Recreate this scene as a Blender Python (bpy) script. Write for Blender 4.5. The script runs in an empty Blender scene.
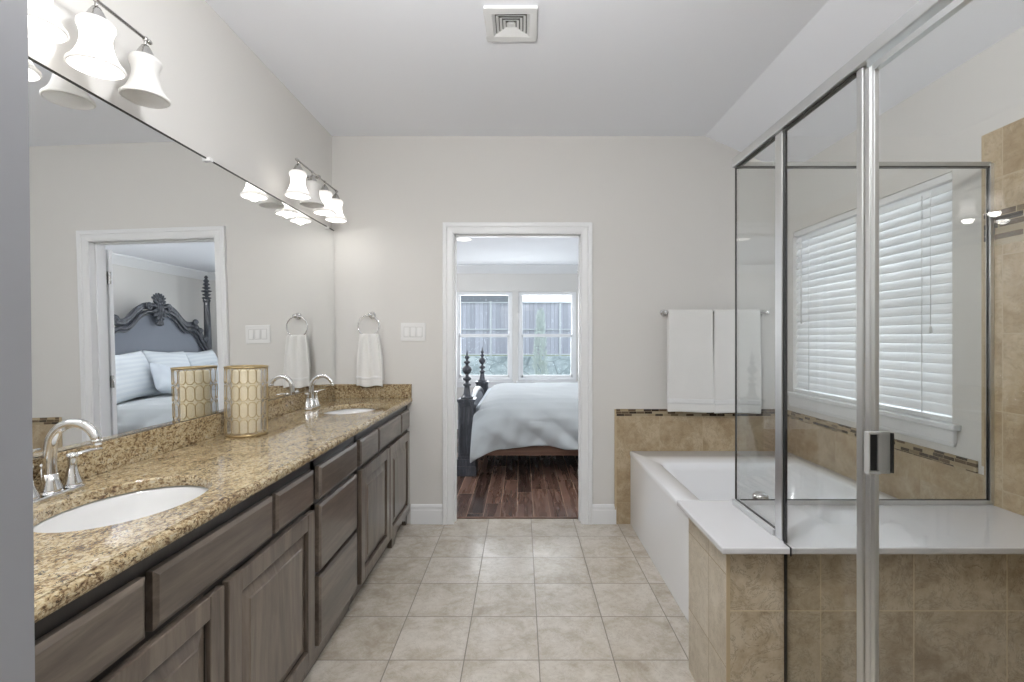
import bpy, math, random
from mathutils import Vector, Matrix, Euler
PI = math.pi
R = math.radians
random.seed(7)
S = bpy.context.scene
COL = S.collection

# ---------------------------------------------------------------- camera, world, light, exposure
EYE = 1.325
FPX = 479.0
cam_data = bpy.data.cameras.new('camera')
cam = bpy.data.objects.new('camera', cam_data)
COL.objects.link(cam)
cam.location = (0, 0, EYE)
cam.rotation_euler = (PI/2, 0, 0)
cam_data.sensor_width = 36
cam_data.lens = FPX/1024*36
cam_data.shift_x = -9/1024
cam_data.shift_y = -3/1024
cam_data.clip_start = 0.02
S.camera = cam

S.view_settings.view_transform = 'Standard'
S.view_settings.look = 'None'
S.view_settings.gamma = 1
S.view_settings.use_curve_mapping = False
S.view_settings.exposure = -0.25

world = bpy.data.worlds.new('sky')
S.world = world
world.use_nodes = True
bg = world.node_tree.nodes['Background']
bg.inputs[0].default_value = (0.80, 0.90, 1.0, 1)
bg.inputs[1].default_value = 2.3

def area(name, loc, rot, sx, sy, power, color=(1, 1, 1), spread=None):
    l = bpy.data.lights.new(name, 'AREA')
    l.shape = 'RECTANGLE'; l.size = sx; l.size_y = sy
    l.energy = power; l.color = color
    if spread: l.spread = spread
    o = bpy.data.objects.new(name, l); COL.objects.link(o)
    o.location = loc; o.rotation_euler = rot
    return o
def point(name, loc, power, color=(1, .93, .84), r=.03):
    l = bpy.data.lights.new(name, 'POINT'); l.energy = power; l.color = color; l.shadow_soft_size = r
    o = bpy.data.objects.new(name, l); COL.objects.link(o); o.location = loc
    return o
CEIL = 2.767
# unseen globe lamps added to brighten the rooms: (x, y, z of the ceiling, radius, glow)
FILL_LAMPS = [(-.14, .86, CEIL, .09, 215), (.6, -1.4, 2.6, .15, 34),
         (1.3, 4.2, 2.37, .10, 75), (-2.1, 5.3, 2.37, .12, 100)]
# daylight that falls in through the bedroom windows
area('window_daylight', (-.54, 7.25, 1.35), (-PI/2, 0, 0), .8, 1.3, 28, (.93, .96, 1))
area('window_daylight', (.42, 7.25, 1.35), (-PI/2, 0, 0), .8, 1.3, 28, (.93, .96, 1))
area('window_daylight', (2.35, 2.72, 1.5), (0, PI/2, 0), 1.1, 1.2, 14, (.95, .97, 1))

# ---------------------------------------------------------------- node helpers
class NT:
    def __init__(s, name):
        s.m = bpy.data.materials.new(name); s.m.use_nodes = True
        s.t = s.m.node_tree; s.b = s.t.nodes['Principled BSDF']; s.out = s.t.nodes['Material Output']
    def n(s, typ, **kw):
        nd = s.t.nodes.new(typ)
        for k, v in kw.items(): setattr(nd, k, v)
        return nd
    def l(s, a, b): s.t.links.new(a, b)
    def put(s, sock, v):
        if isinstance(v, bpy.types.NodeSocket): s.l(v, sock)
        else: sock.default_value = v
    def math(s, op, a, b=None, c=None):
        nd = s.n('ShaderNodeMath', operation=op)
        s.put(nd.inputs[0], a)
        if b is not None: s.put(nd.inputs[1], b)
        if c is not None: s.put(nd.inputs[2], c)
        return nd.outputs[0]
    def pos(s):
        g = s.n('ShaderNodeNewGeometry'); x = s.n('ShaderNodeSeparateXYZ'); s.l(g.outputs['Position'], x.inputs[0])
        return g.outputs['Position'], x.outputs
    def obj(s):
        g = s.n('ShaderNodeTexCoord'); x = s.n('ShaderNodeSeparateXYZ'); s.l(g.outputs['Object'], x.inputs[0])
        return g.outputs['Object'], x.outputs
    def vec(s, x=0., y=0., z=0.):
        c = s.n('ShaderNodeCombineXYZ')
        for i, v in enumerate((x, y, z)): s.put(c.inputs[i], v)
        return c.outputs[0]
    def scale(s, v, sc):
        m = s.n('ShaderNodeVectorMath', operation='MULTIPLY'); s.l(v, m.inputs[0]); m.inputs[1].default_value = sc
        return m.outputs[0]
    def noise(s, v, scale, detail=4, rough=.55, dist=0.):
        nd = s.n('ShaderNodeTexNoise'); s.l(v, nd.inputs['Vector'])
        nd.inputs['Scale'].default_value = scale; nd.inputs['Detail'].default_value = detail
        nd.inputs['Roughness'].default_value = rough; nd.inputs['Distortion'].default_value = dist
        return nd.outputs['Fac']
    def voro(s, v, scale, out='Distance', feature='F1'):
        nd = s.n('ShaderNodeTexVoronoi', feature=feature); s.l(v, nd.inputs['Vector']); nd.inputs['Scale'].default_value = scale
        return nd.outputs[out]
    def ramp(s, f, stops, interp='LINEAR'):
        nd = s.n('ShaderNodeValToRGB'); s.l(f, nd.inputs[0]); r = nd.color_ramp; r.interpolation = interp
        while len(r.elements) > 1: r.elements.remove(r.elements[-1])
        for i, (p, c) in enumerate(stops):
            e = r.elements[0] if i == 0 else r.elements.new(p)
            e.position = p; e.color = (*c, 1)
        return nd.outputs[0]
    def mix(s, f, a, b, typ='MIX'):
        nd = s.n('ShaderNodeMix', data_type='RGBA', blend_type=typ)
        s.put(nd.inputs[0], f)
        for i, v in ((6, a), (7, b)):
            if isinstance(v, bpy.types.NodeSocket): s.l(v, nd.inputs[i])
            else: nd.inputs[i].default_value = (*v, 1)
        return nd.outputs[2]
    def bump(s, h, strength=.3, dist=.002):
        nd = s.n('ShaderNodeBump'); s.l(h, nd.inputs['Height']); nd.inputs['Strength'].default_value = strength
        nd.inputs['Distance'].default_value = dist; s.l(nd.outputs[0], s.b.inputs['Normal'])
    def col(s, c):
        if isinstance(c, bpy.types.NodeSocket): s.l(c, s.b.inputs['Base Color'])
        else: s.b.inputs['Base Color'].default_value = (*c, 1)
    def rough(s, r): s.put(s.b.inputs['Roughness'], r)

def srgb(r, g, b):
    f = lambda c: (c/255/12.92) if c/255 <= .04045 else ((c/255+.055)/1.055)**2.4
    return (f(r), f(g), f(b))

def plain(name, c, rough=.5, metal=0., spec=None, noise=.0, nscale=30, bump=0., bscale=200, coat=0.):
    k = NT(name); p, _ = k.pos()
    if noise:
        k.col(k.mix(k.noise(p, nscale), tuple(max(0, v*(1-noise)) for v in c), tuple(min(1, v*(1+noise)) for v in c)))
    else: k.col(c)
    k.rough(rough); k.b.inputs['Metallic'].default_value = metal
    if spec is not None: k.b.inputs['Specular IOR Level'].default_value = spec
    if coat: k.b.inputs['Coat Weight'].default_value = coat; k.b.inputs['Coat Roughness'].default_value = .05
    if bump: k.bump(k.noise(p, bscale, 2), bump, .001)
    return k.m

def tile_mat(name, ax, size, off, cols, grout, gw=.004, rough=.35, mot=(6, 22), sizes=None, vein=.4):
    k = NT(name); p, x = k.pos()
    su, sv = size if isinstance(size, tuple) else (size, size)
    u = k.math('DIVIDE', k.math('SUBTRACT', x[ax[0]], off[0]), su)
    v = k.math('DIVIDE', k.math('SUBTRACT', x[ax[1]], off[1]), sv)
    def edge(w, s_):
        f = k.math('FRACT', w); d = k.math('MINIMUM', f, k.math('SUBTRACT', 1., f))
        return k.math('LESS_THAN', d, gw/2/s_)
    g = k.math('MAXIMUM', edge(u, su), edge(v, sv))
    cell = k.vec(k.math('FLOOR', u), k.math('FLOOR', v), 0.)
    wn = k.n('ShaderNodeTexWhiteNoise'); k.l(cell, wn.inputs['Vector'])
    add = k.n('ShaderNodeVectorMath', operation='MULTIPLY_ADD'); k.l(wn.outputs['Color'], add.inputs[0]); add.inputs[1].default_value = (7, 7, 7); k.l(p, add.inputs[2])
    q = add.outputs[0]
    n1 = k.noise(q, mot[0], 6, .62, .6); n2 = k.noise(q, mot[1], 5, .7, .3)
    mixn = k.math('ADD', k.math('MULTIPLY', n1, .62), k.math('MULTIPLY', n2, .38))
    mixn = k.math('ADD', mixn, k.math('MULTIPLY', k.math('SUBTRACT', wn.outputs['Value'], .5), .07))
    c = k.ramp(mixn, [(.34, cols[0]), (.47, cols[1]), (.60, cols[2])])
    vn = k.noise(q, 9, 8, .75, 1.6)
    vd = k.math('ABSOLUTE', k.math('SUBTRACT', vn, .5))
    vm = k.math('MULTIPLY', k.math('LESS_THAN', vd, .012), vein)
    c = k.mix(vm, c, tuple(v_*.62 for v_ in cols[0]))
    c = k.mix(g, c, grout)
    k.col(c); k.rough(k.math('ADD', rough, k.math('MULTIPLY', g, .4)))
    h = k.math('SUBTRACT', k.math('MULTIPLY', n2, .25), g)
    k.bump(h, .35, .0015)
    return k.m

def mosaic_mat(name, uax, z0, rowh=.0167, ln=.055):
    k = NT(name); p, x = k.pos()
    v = k.math('DIVIDE', k.math('SUBTRACT', x[2], z0), rowh); row = k.math('FLOOR', v)
    wr = k.n('ShaderNodeTexWhiteNoise'); k.l(k.vec(row, 3.3, 0.), wr.inputs['Vector'])
    u = k.math('ADD', k.math('DIVIDE', x[uax], ln), k.math('MULTIPLY', wr.outputs['Value'], 5.))
    wn = k.n('ShaderNodeTexWhiteNoise'); k.l(k.vec(k.math('FLOOR', u), row, 0.), wn.inputs['Vector'])
    c = k.ramp(wn.outputs['Value'], [(0, srgb(52, 42, 34)), (.22, srgb(160, 143, 115)), (.42, srgb(96, 80, 62)), (.58, srgb(172, 158, 132)), (.76, srgb(66, 58, 50)), (.88, srgb(128, 112, 88))], 'CONSTANT')
    fu = k.math('FRACT', u); fv = k.math('FRACT', v)
    g = k.math('MAXIMUM', k.math('LESS_THAN', fu, .035), k.math('LESS_THAN', fv, .10))
    k.col(k.mix(g, c, srgb(176, 160, 132))); k.rough(.22)
    return k.m

def wood_mat(name, c0, c1, c2, along=2, rough=.35, sc=1., coat=0.2):
    k = NT(name); p, x = k.obj()
    st = [9*sc, 9*sc, 9*sc]; st[along] = 1.1*sc
    q = k.scale(p, tuple(st))
    oi = k.n('ShaderNodeObjectInfo')
    ad = k.n('ShaderNodeVectorMath', operation='ADD'); k.l(q, ad.inputs[0]); k.l(k.vec(k.math('MULTIPLY', oi.outputs['Random'], 20.), 0., 0.), ad.inputs[1])
    q = ad.outputs[0]
    n1 = k.noise(q, 1.2, 6, .6, 1.2); n2 = k.noise(q, 9, 3, .6, .4)
    f = k.math('ADD', k.math('MULTIPLY', n1, .75), k.math('MULTIPLY', n2, .25))
    k.col(k.ramp(f, [(.3, c0), (.5, c1), (.68, c2)])); k.rough(rough)
    k.b.inputs['Coat Weight'].default_value = coat; k.b.inputs['Coat Roughness'].default_value = .15
    k.bump(n2, .08, .001)
    return k.m

def glass_mat(name, tint=(.985, .992, .989), gain=1., base=.04):
    k = NT(name)
    lw = k.n('ShaderNodeLayerWeight'); lw.inputs['Blend'].default_value = .5
    f5 = k.math('POWER', lw.outputs['Facing'], 5.)
    f = k.math('MULTIPLY', k.math('ADD', base, k.math('MULTIPLY', f5, .96)), gain)
    tr = k.n('ShaderNodeBsdfTransparent'); tr.inputs[0].default_value = (*tint, 1)
    gl = k.n('ShaderNodeBsdfGlossy'); gl.inputs['Roughness'].default_value = 0.0
    mx = k.n('ShaderNodeMixShader'); k.l(f, mx.inputs[0]); k.l(tr.outputs[0], mx.inputs[1]); k.l(gl.outputs[0], mx.inputs[2])
    k.l(mx.outputs[0], k.out.inputs['Surface'])
    return k.m

def translucent_mat(name, c, t=.5, emit=0., ecol=(1, .93, .84)):
    k = NT(name)
    d = k.n('ShaderNodeBsdfDiffuse'); d.inputs[0].default_value = (*c, 1)
    tr = k.n('ShaderNodeBsdfTranslucent'); tr.inputs[0].default_value = (*c, 1)
    g = k.n('ShaderNodeBsdfGlossy'); g.inputs['Roughness'].default_value = .25
    m1 = k.n('ShaderNodeMixShader'); m1.inputs[0].default_value = t; k.l(d.outputs[0], m1.inputs[1]); k.l(tr.outputs[0], m1.inputs[2])
    m2 = k.n('ShaderNodeMixShader'); m2.inputs[0].default_value = .04; k.l(m1.outputs[0], m2.inputs[1]); k.l(g.outputs[0], m2.inputs[2])
    o = m2.outputs[0]
    if emit:
        e = k.n('ShaderNodeEmission'); e.inputs[0].default_value = (*ecol, 1); e.inputs[1].default_value = emit
        a = k.n('ShaderNodeAddShader'); k.l(o, a.inputs[0]); k.l(e.outputs[0], a.inputs[1]); o = a.outputs[0]
    k.l(o, k.out.inputs['Surface'])
    return k.m

def emit_mat(name, c, s_):
    k = NT(name); e = k.n('ShaderNodeEmission'); e.inputs[0].default_value = (*c, 1); e.inputs[1].default_value = s_
    k.l(e.outputs[0], k.out.inputs['Surface']); return k.m

def granite_mat():
    k = NT('granite'); p, x = k.pos()
    q = k.scale(p, (1.0, .7, 1.0))
    n0 = k.noise(q, 7, 4, .6, .8); n1 = k.noise(q, 85, 5, .65, .9); n2 = k.noise(q, 210, 3, .6)
    f = k.math('ADD', k.math('MULTIPLY', n1, .6), k.math('ADD', k.math('MULTIPLY', n0, .2), k.math('MULTIPLY', n2, .2)))
    c = k.ramp(f, [(.38, srgb(70, 52, 38)), (.44, srgb(128, 105, 76)), (.50, srgb(172, 153, 118)), (.57, srgb(195, 180, 149)), (.65, srgb(170, 165, 154))])
    v = k.voro(q, 130); c = k.mix(k.math('MULTIPLY', k.math('LESS_THAN', v, .22), .4), c, srgb(92, 70, 48))
    n3 = k.noise(q, 105, 5, .75, 1.4); c = k.mix(k.math('MULTIPLY', k.math('GREATER_THAN', n3, .575), .85), c, srgb(50, 38, 30))
    k.col(c); k.rough(.07); k.b.inputs['Coat Weight'].default_value = .2; k.b.inputs['Coat Roughness'].default_value = .03
    return k.m

def plank_mat():
    k = NT('dark_plank_floor'); p, x = k.pos()
    w = .125
    u = k.math('DIVIDE', k.math('ADD', x[0], .03), w); cu = k.math('FLOOR', u)
    wn = k.n('ShaderNodeTexWhiteNoise'); k.l(k.vec(cu, 0., 0.), wn.inputs['Vector'])
    v = k.math('ADD', k.math('DIVIDE', x[1], 1.1), k.math('MULTIPLY', wn.outputs['Value'], 7.)); cv = k.math('FLOOR', v)
    w2 = k.n('ShaderNodeTexWhiteNoise'); k.l(k.vec(cu, cv, 0.), w2.inputs['Vector'])
    fu = k.math('FRACT', u); fv = k.math('FRACT', v)
    g = k.math('MAXIMUM', k.math('LESS_THAN', k.math('MINIMUM', fu, k.math('SUBTRACT', 1., fu)), .022), k.math('LESS_THAN', fv, .004))
    ad = k.n('ShaderNodeVectorMath', operation='MULTIPLY_ADD'); k.l(w2.outputs['Color'], ad.inputs[0]); ad.inputs[1].default_value = (9, 9, 9); k.l(k.scale(p, (26, 1.8, 1)), ad.inputs[2])
    n = k.noise(ad.outputs[0], .8, 4, .5, .2)
    f = k.math('ADD', k.math('MULTIPLY', n, .45), k.math('ADD', .08, k.math('MULTIPLY', w2.outputs['Value'], .34)))
    c = k.ramp(f, [(.3, srgb(58, 42, 36)), (.5, srgb(88, 64, 54)), (.7, srgb(116, 88, 74))])
    k.col(k.mix(g, c, srgb(168, 142, 124))); k.rough(k.math('ADD', .16, k.math('MULTIPLY', n, .22)))
    k.bump(g, .1, .001)
    return k.m

def fabric(name, c, c2=None, bs=400, b=.3, stripe=None):
    k = NT(name); p, x = k.obj()
    base = k.mix(k.noise(p, 6, 4), c, c2 or tuple(v*.93 for v in c))
    if stripe:
        ax, w, c3 = stripe
        f = k.math('FRACT', k.math('DIVIDE', x[ax], w)); base = k.mix(k.math('LESS_THAN', f, .5), base, c3)
    k.col(base); k.rough(.92); k.b.inputs['Sheen Weight'].default_value = .15
    k.bump(k.noise(p, bs, 3), b, .002)
    return k.m

M = {
 'wall': plain('wall_paint', srgb(216, 214, 210), .75, bump=.05, bscale=300),
 'ceil': plain('ceiling_paint', srgb(241, 243, 248), .85),
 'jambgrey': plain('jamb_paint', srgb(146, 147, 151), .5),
 'trim': plain('white_trim_paint', srgb(232, 233, 234), .35),
 'white': plain('white_plastic', srgb(230, 230, 229), .3),
 'tub': plain('white_acrylic', srgb(244, 245, 247), .10, coat=.4),
 'solid': plain('white_cultured_marble', srgb(212, 212, 214), .12, noise=.02, nscale=5, coat=.4),
 'porcelain': plain('white_porcelain', srgb(222, 222, 221), .08, coat=.5),
 'chrome': plain('polished_chrome', (.78, .78, .78), .08, 1.0),
 'nickel': plain('brushed_nickel', (.52, .51, .49), .25, 1.0),
 'alu': plain('brushed_aluminium_frame', (.72, .73, .73), .28, 1.0),
 'darkalu': plain('dark_metal_gasket', srgb(60, 58, 54), .35, .6),
 'black': plain('black_rubber', (.008, .008, .008), .5),
 'mirror': plain('mirror_silver', (.90, .91, .91), .0, 1.0),
 'mirror_edge': plain('mirror_edge', srgb(130, 132, 128), .3, .5),
 'glass': glass_mat('clear_glass', gain=1.15),
 'hurricane': None,
 'wglass': glass_mat('window_glass', (.985, .99, .99)),
 'floor': tile_mat('floor_tile', (0, 1), .308, (.0738, .1225), (srgb(172, 161, 144), srgb(191, 182, 168), srgb(206, 199, 188)), srgb(128, 120, 110), .0045, .22, vein=.25),
 'tile_y': tile_mat('wall_tile_far', (0, 2), .308, (.678-.0, .768-.616), (srgb(150, 128, 98), srgb(172, 152, 122), srgb(190, 173, 145)), srgb(184, 168, 140), .004, .3),
 'tile_x': tile_mat('wall_tile_side', (1, 2), .308, (.11, .768-.616), (srgb(150, 128, 98), srgb(172, 152, 122), srgb(190, 173, 145)), srgb(184, 168, 140), .004, .3),
 'tile_sh': tile_mat('shower_wall_tile', (1, 2), .308, (.03, .727-.616), (srgb(156, 134, 104), srgb(178, 158, 128), srgb(194, 177, 150)), srgb(190, 174, 148), .004, .3),
 'tile_b': tile_mat('bench_tile', (0, 2), .305, (.066, .432-.61), (srgb(144, 127, 102), srgb(178, 162, 137), srgb(200, 188, 167)), srgb(208, 194, 162), .0035, .3, vein=.55),
 'tile_b2': tile_mat('bench_side_tile', (1, 2), .305, (.19, .55-.61), (srgb(176, 162, 140), srgb(196, 184, 164), srgb(208, 198, 181)), srgb(168, 152, 124), .0035, .3),
 'bullnose': plain('beige_bullnose', srgb(188, 170, 140), .3, noise=.06),
 'mos_y': mosaic_mat('mosaic_far', 0, .768),
 'mos_x': mosaic_mat('mosaic_side', 1, .768),
 'mos_sh': mosaic_mat('mosaic_shower', 1, 1.69, .0233, .12),
 'granite': granite_mat(),
 'plank': plank_mat(),
 'cab': wood_mat('stained_alder', srgb(62, 53, 45), srgb(96, 85, 75), srgb(120, 109, 97), rough=.28, coat=.6),
 'cabh': wood_mat('stained_alder_cross', srgb(58, 50, 43), srgb(90, 80, 71), srgb(116, 105, 94), along=1, rough=.28, coat=.6),
 'cabdark': wood_mat('dark_glazed_frame', srgb(22, 19, 17), srgb(34, 30, 27), srgb(48, 43, 39)),  # frame wood set near-black where it shows between the fronts
 'glaze': plain('dark_glaze', srgb(16, 13, 12), .5),  # near-black tone for door grooves, plinth back and bed base
 'towel': fabric('white_terry', srgb(234, 233, 230), bs=260, b=.7),
 'duvet': fabric('pale_grey_cotton', srgb(188, 194, 197), bs=120, b=.25),
 'sham': fabric('striped_sham_cotton', srgb(220, 226, 230), bs=300, b=.15, stripe=(2, .05, srgb(208, 215, 221))),
 'pillow': fabric('blue_grey_cotton', srgb(206, 214, 222), bs=200, b=.2),
 'bedwood': wood_mat('charcoal_bed_wood', srgb(40, 42, 48), srgb(62, 65, 72), srgb(100, 104, 112), rough=.35, sc=2),
 'bedfab': fabric('slate_velvet', srgb(128, 133, 143), bs=80, b=.2),
 'rail': wood_mat('brown_bed_rail', srgb(84, 58, 46), srgb(108, 78, 62), srgb(126, 94, 76), along=0),
 'candle': plain('cream_wax', srgb(238, 224, 184), .5),
 'brass': plain('pale_brass', srgb(176, 156, 116), .35, .7),
 'shade_on': None,
 'shade_off': translucent_mat('frosted_glass', (.84, .83, .81), .3),
 'bulb': emit_mat('glowing_bulb', (1, .96, .9), 3),
 'lampface': emit_mat('lamp_diffuser', (1, .98, .95), 2.2),
 'slat': translucent_mat('white_faux_wood_slat', (.88, .885, .89), .30),
 'ductgrey': plain('duct_grey', srgb(120, 118, 114), .6),
 'palealu': plain('pale_anodised_frame', srgb(205, 206, 207), .3, .35),  # pale tone is the white slab's reflection put into the metal colour
 'greypl': plain('light_grey_plastic', srgb(190, 190, 188), .5),  # grey that paints the thin shadow around each switch rocker
 'greymetal': plain('satin_grey_metal', srgb(176, 176, 173), .45, .3),
 'fence': None, 'stone': None,
}
def hurricane():
    k = NT('milky_glass')
    tr = k.n('ShaderNodeBsdfTransparent'); d = k.n('ShaderNodeBsdfDiffuse'); d.inputs[0].default_value = (.8, .8, .8, 1)
    g = k.n('ShaderNodeBsdfGlossy'); g.inputs['Roughness'].default_value = .1
    a = k.n('ShaderNodeMixShader'); a.inputs[0].default_value = .22; k.l(tr.outputs[0], a.inputs[1]); k.l(d.outputs[0], a.inputs[2])
    b = k.n('ShaderNodeMixShader'); b.inputs[0].default_value = .10; k.l(a.outputs[0], b.inputs[1]); k.l(g.outputs[0], b.inputs[2])
    k.l(b.outputs[0], k.out.inputs['Surface']); return k.m
M['hurricane'] = hurricane()
def lit_shade():
    # frosted glass that glows where it surrounds the bulb, less at its collar and its lip
    m = translucent_mat('lit_frosted_glass', (.78, .77, .76), .35, 1.)
    t = m.node_tree; e = [n for n in t.nodes if n.type == 'EMISSION'][0]
    e.inputs[0].default_value = (1, .97, .93, 1)
    g = t.nodes.new('ShaderNodeNewGeometry'); x = t.nodes.new('ShaderNodeSeparateXYZ'); t.links.new(g.outputs['Position'], x.inputs[0])
    mr = t.nodes.new('ShaderNodeMapRange'); mr.inputs['From Min'].default_value = 2.285-.19; mr.inputs['From Max'].default_value = 2.285-.04
    t.links.new(x.outputs[2], mr.inputs['Value'])
    r = t.nodes.new('ShaderNodeValToRGB'); cr = r.color_ramp; cr.elements[0].position = 0; cr.elements[0].color = (.03,)*3+(1,)
    cr.elements[1].position = 1; cr.elements[1].color = (.12,)*3+(1,)
    for p, v in ((.10, .05), (.22, .50), (.5, 1.), (.72, .55), (.86, .16)):
        q = cr.elements.new(p); q.color = (v, v, v, 1)
    t.links.new(mr.outputs[0], r.inputs[0])
    ml = t.nodes.new('ShaderNodeMath'); ml.operation = 'MULTIPLY'; ml.inputs[1].default_value = 1.7
    t.links.new(r.outputs[0], ml.inputs[0]); t.links.new(ml.outputs[0], e.inputs[1])
    return m
M['shade_on'] = lit_shade()
def fence_mat():
    k = NT('weathered_fence'); p, x = k.pos()
    u = k.math('DIVIDE', x[0], .10); f = k.math('FRACT', u)
    wn = k.n('ShaderNodeTexWhiteNoise'); k.l(k.vec(k.math('FLOOR', u), 0., 0.), wn.inputs['Vector'])
    n = k.noise(k.scale(p, (8, 1, .8)), 2, 4)
    c = k.ramp(k.math('ADD', k.math('MULTIPLY', n, .5), k.math('MULTIPLY', wn.outputs['Value'], .5)), [(.3, srgb(164, 165, 176)), (.7, srgb(190, 191, 202))])
    k.col(k.mix(k.math('LESS_THAN', f, .07), c, srgb(120, 120, 130))); k.rough(.9); return k.m
def stone_mat():
    k = NT('grey_stone_blocks'); p, x = k.pos()
    q = k.scale(p, (1, 1, 1.6)); e = k.voro(q, 2.4, 'Distance', 'DISTANCE_TO_EDGE')
    n = k.noise(p, 5, 6, .7)
    c = k.ramp(n, [(.35, srgb(150, 162, 170)), (.5, srgb(186, 197, 204)), (.65, srgb(212, 220, 225))])
    k.col(k.mix(k.math('LESS_THAN', e, .02), c, srgb(140, 152, 160))); k.rough(.9); return k.m
M['fence'] = fence_mat(); M['stone'] = stone_mat()
M['post'] = plain('galvanised_post', srgb(205, 208, 212), .6)
M['rooft'] = plain('grey_shingle', srgb(105, 108, 112), .9, noise=.2)
M['leaf'] = plain('pale_conifer_green', srgb(214, 222, 221), .8, noise=.12, nscale=40)
M['grass'] = plain('dry_grass', srgb(150, 158, 130), .95, noise=.25)

# ---------------------------------------------------------------- mesh helpers
class MB:
    def __init__(s): s.v = []; s.f = []; s.sm = []
    def add(s, vs, fs, smooth=False):
        o = len(s.v); s.v += [tuple(v) for v in vs]
        s.f += [tuple(i+o for i in f) for f in fs]; s.sm += [smooth]*len(fs); return s
    def box(s, x0, x1, y0, y1, z0, z1):
        x0, x1 = sorted((x0, x1)); y0, y1 = sorted((y0, y1)); z0, z1 = sorted((z0, z1))
        v = [(x0,y0,z0),(x1,y0,z0),(x1,y1,z0),(x0,y1,z0),(x0,y0,z1),(x1,y0,z1),(x1,y1,z1),(x0,y1,z1)]
        return s.add(v, [(0,3,2,1),(4,5,6,7),(0,1,5,4),(1,2,6,5),(2,3,7,6),(3,0,4,7)])
    def lathe(s, prof, c=(0,0,0), n=32, mat=None, sx=1, sy=1, smooth=True, cap=True):
        """prof: (r, z) along local z; mat: optional 3x3/4x4 applied first"""
        vs = []
        for r, z in prof:
            for i in range(n):
                a = 2*PI*i/n; p = Vector((r*math.cos(a)*sx, r*math.sin(a)*sy, z))
                if mat is not None: p = mat @ p
                vs.append(p+Vector(c))
        fs = []
        for j in range(len(prof)-1):
            for i in range(n):
                k = (i+1) % n; fs.append((j*n+i, j*n+k, (j+1)*n+k, (j+1)*n+i))
        s.add(vs, fs, smooth)
        if cap:
            for j in (0, len(prof)-1):
                if prof[j][0] > 1e-6:
                    o = len(s.v)-len(vs)
                    f = tuple(o+j*n+i for i in range(n)); s.f.append(f[::-1] if j == 0 else f); s.sm.append(False)
        return s
    def tube(s, pts, r, n=12, closed=False, flat=1.):
        pts = [Vector(p) for p in pts]; m = len(pts)
        rs = r if isinstance(r, (list, tuple)) else [r]*m
        up = None; rings = []
        for i, p in enumerate(pts):
            if closed: t = pts[(i+1) % m]-pts[i-1]
            else: t = pts[min(i+1, m-1)]-pts[max(i-1, 0)]
            t.normalize()
            if up is None:
                up = Vector((0,0,1)) if abs(t.z) < .9 else Vector((1,0,0))
            a = t.cross(up); a.normalize(); b = a.cross(t); b.normalize(); up = b
            rings.append([p+(a*math.cos(2*PI*k/n)+b*math.sin(2*PI*k/n)*flat)*rs[i] for k in range(n)])
        vs = [v for g in rings for v in g]; fs = []
        for i in range(m if closed else m-1):
            j = (i+1) % m
            for k in range(n):
                l = (k+1) % n; fs.append((i*n+k, i*n+l, j*n+l, j*n+k))
        if not closed:
            fs.append(tuple(range(n))[::-1]); fs.append(tuple((m-1)*n+k for k in range(n)))
        return s.add(vs, fs, True)
    def prism(s, poly, axis, a, b):
        """extrude 2D poly (u,v) along axis from a to b. axis 0: (a,u,v) 1: (u,a,v) 2: (u,v,a)"""
        def P(u, v, w): return [(w,u,v),(u,w,v),(u,v,w)][axis]
        n = len(poly); vs = [P(u, v, a) for u, v in poly]+[P(u, v, b) for u, v in poly]
        fs = [tuple(range(n))[::-1], tuple(range(n, 2*n))]+[(i, (i+1) % n, n+(i+1) % n, n+i) for i in range(n)]
        return s.add(vs, fs)
    def grid(s, fn, nu, nv, smooth=True):
        vs = [fn(i/nu, j/nv) for j in range(nv+1) for i in range(nu+1)]
        fs = [(j*(nu+1)+i, j*(nu+1)+i+1, (j+1)*(nu+1)+i+1, (j+1)*(nu+1)+i) for j in range(nv) for i in range(nu)]
        return s.add(vs, fs, smooth)
    def ell(s, c, r, n=20, m=12, mat=None):
        prof = [(max(1e-7, math.sin(PI*i/m)), -math.cos(PI*i/m)) for i in range(m+1)]
        mm = Matrix.Diagonal(Vector(r)) if not hasattr(r, 'is_identity') else r
        if mat is not None: mm = mat @ mm
        return s.lathe(prof, c, n, mm, cap=False)
    def build(s, name, mat, parent=None, bevel=0., seg=2, label=None, origin=None, kind=None, subd=0, solid=0.):
        me = bpy.data.meshes.new(name)
        off = Vector(origin) if origin else Vector((0,0,0))
        me.from_pydata([tuple(Vector(v)-off) for v in s.v], [], s.f)
        me.polygons.foreach_set('use_smooth', s.sm); me.update()
        import bmesh
        bm = bmesh.new(); bm.from_mesh(me)
        bmesh.ops.remove_doubles(bm, verts=bm.verts, dist=1e-6)
        bmesh.ops.recalc_face_normals(bm, faces=bm.faces); bm.to_mesh(me); bm.free()
        me.materials.append(M[mat] if isinstance(mat, str) else mat)
        o = bpy.data.objects.new(name, me); COL.objects.link(o); o.location = off
        if parent is not None:
            o.parent = parent; o.location = off-Vector(parent_world(parent))
        if solid:
            md = o.modifiers.new('solid', 'SOLIDIFY'); md.thickness = solid; md.offset = 0
        if bevel:
            md = o.modifiers.new('bevel', 'BEVEL'); md.width = bevel; md.segments = seg; md.limit_method = 'ANGLE'; md.angle_limit = R(40)
            md.harden_normals = False
        if subd:
            md = o.modifiers.new('subd', 'SUBSURF'); md.levels = subd; md.render_levels = subd
        if label: o['label'] = label
        if kind: o['kind'] = kind
        return o
def parent_world(o):
    v = Vector((0,0,0))
    while o is not None: v += o.location; o = o.parent
    return v
def B(*a): return MB().box(*a)
def thing(name, loc, label, cat, group=None):
    o = bpy.data.objects.new(name, None); COL.objects.link(o); o.empty_display_size = .05
    o.location = loc; return tag(o, label, cat, group)
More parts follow.
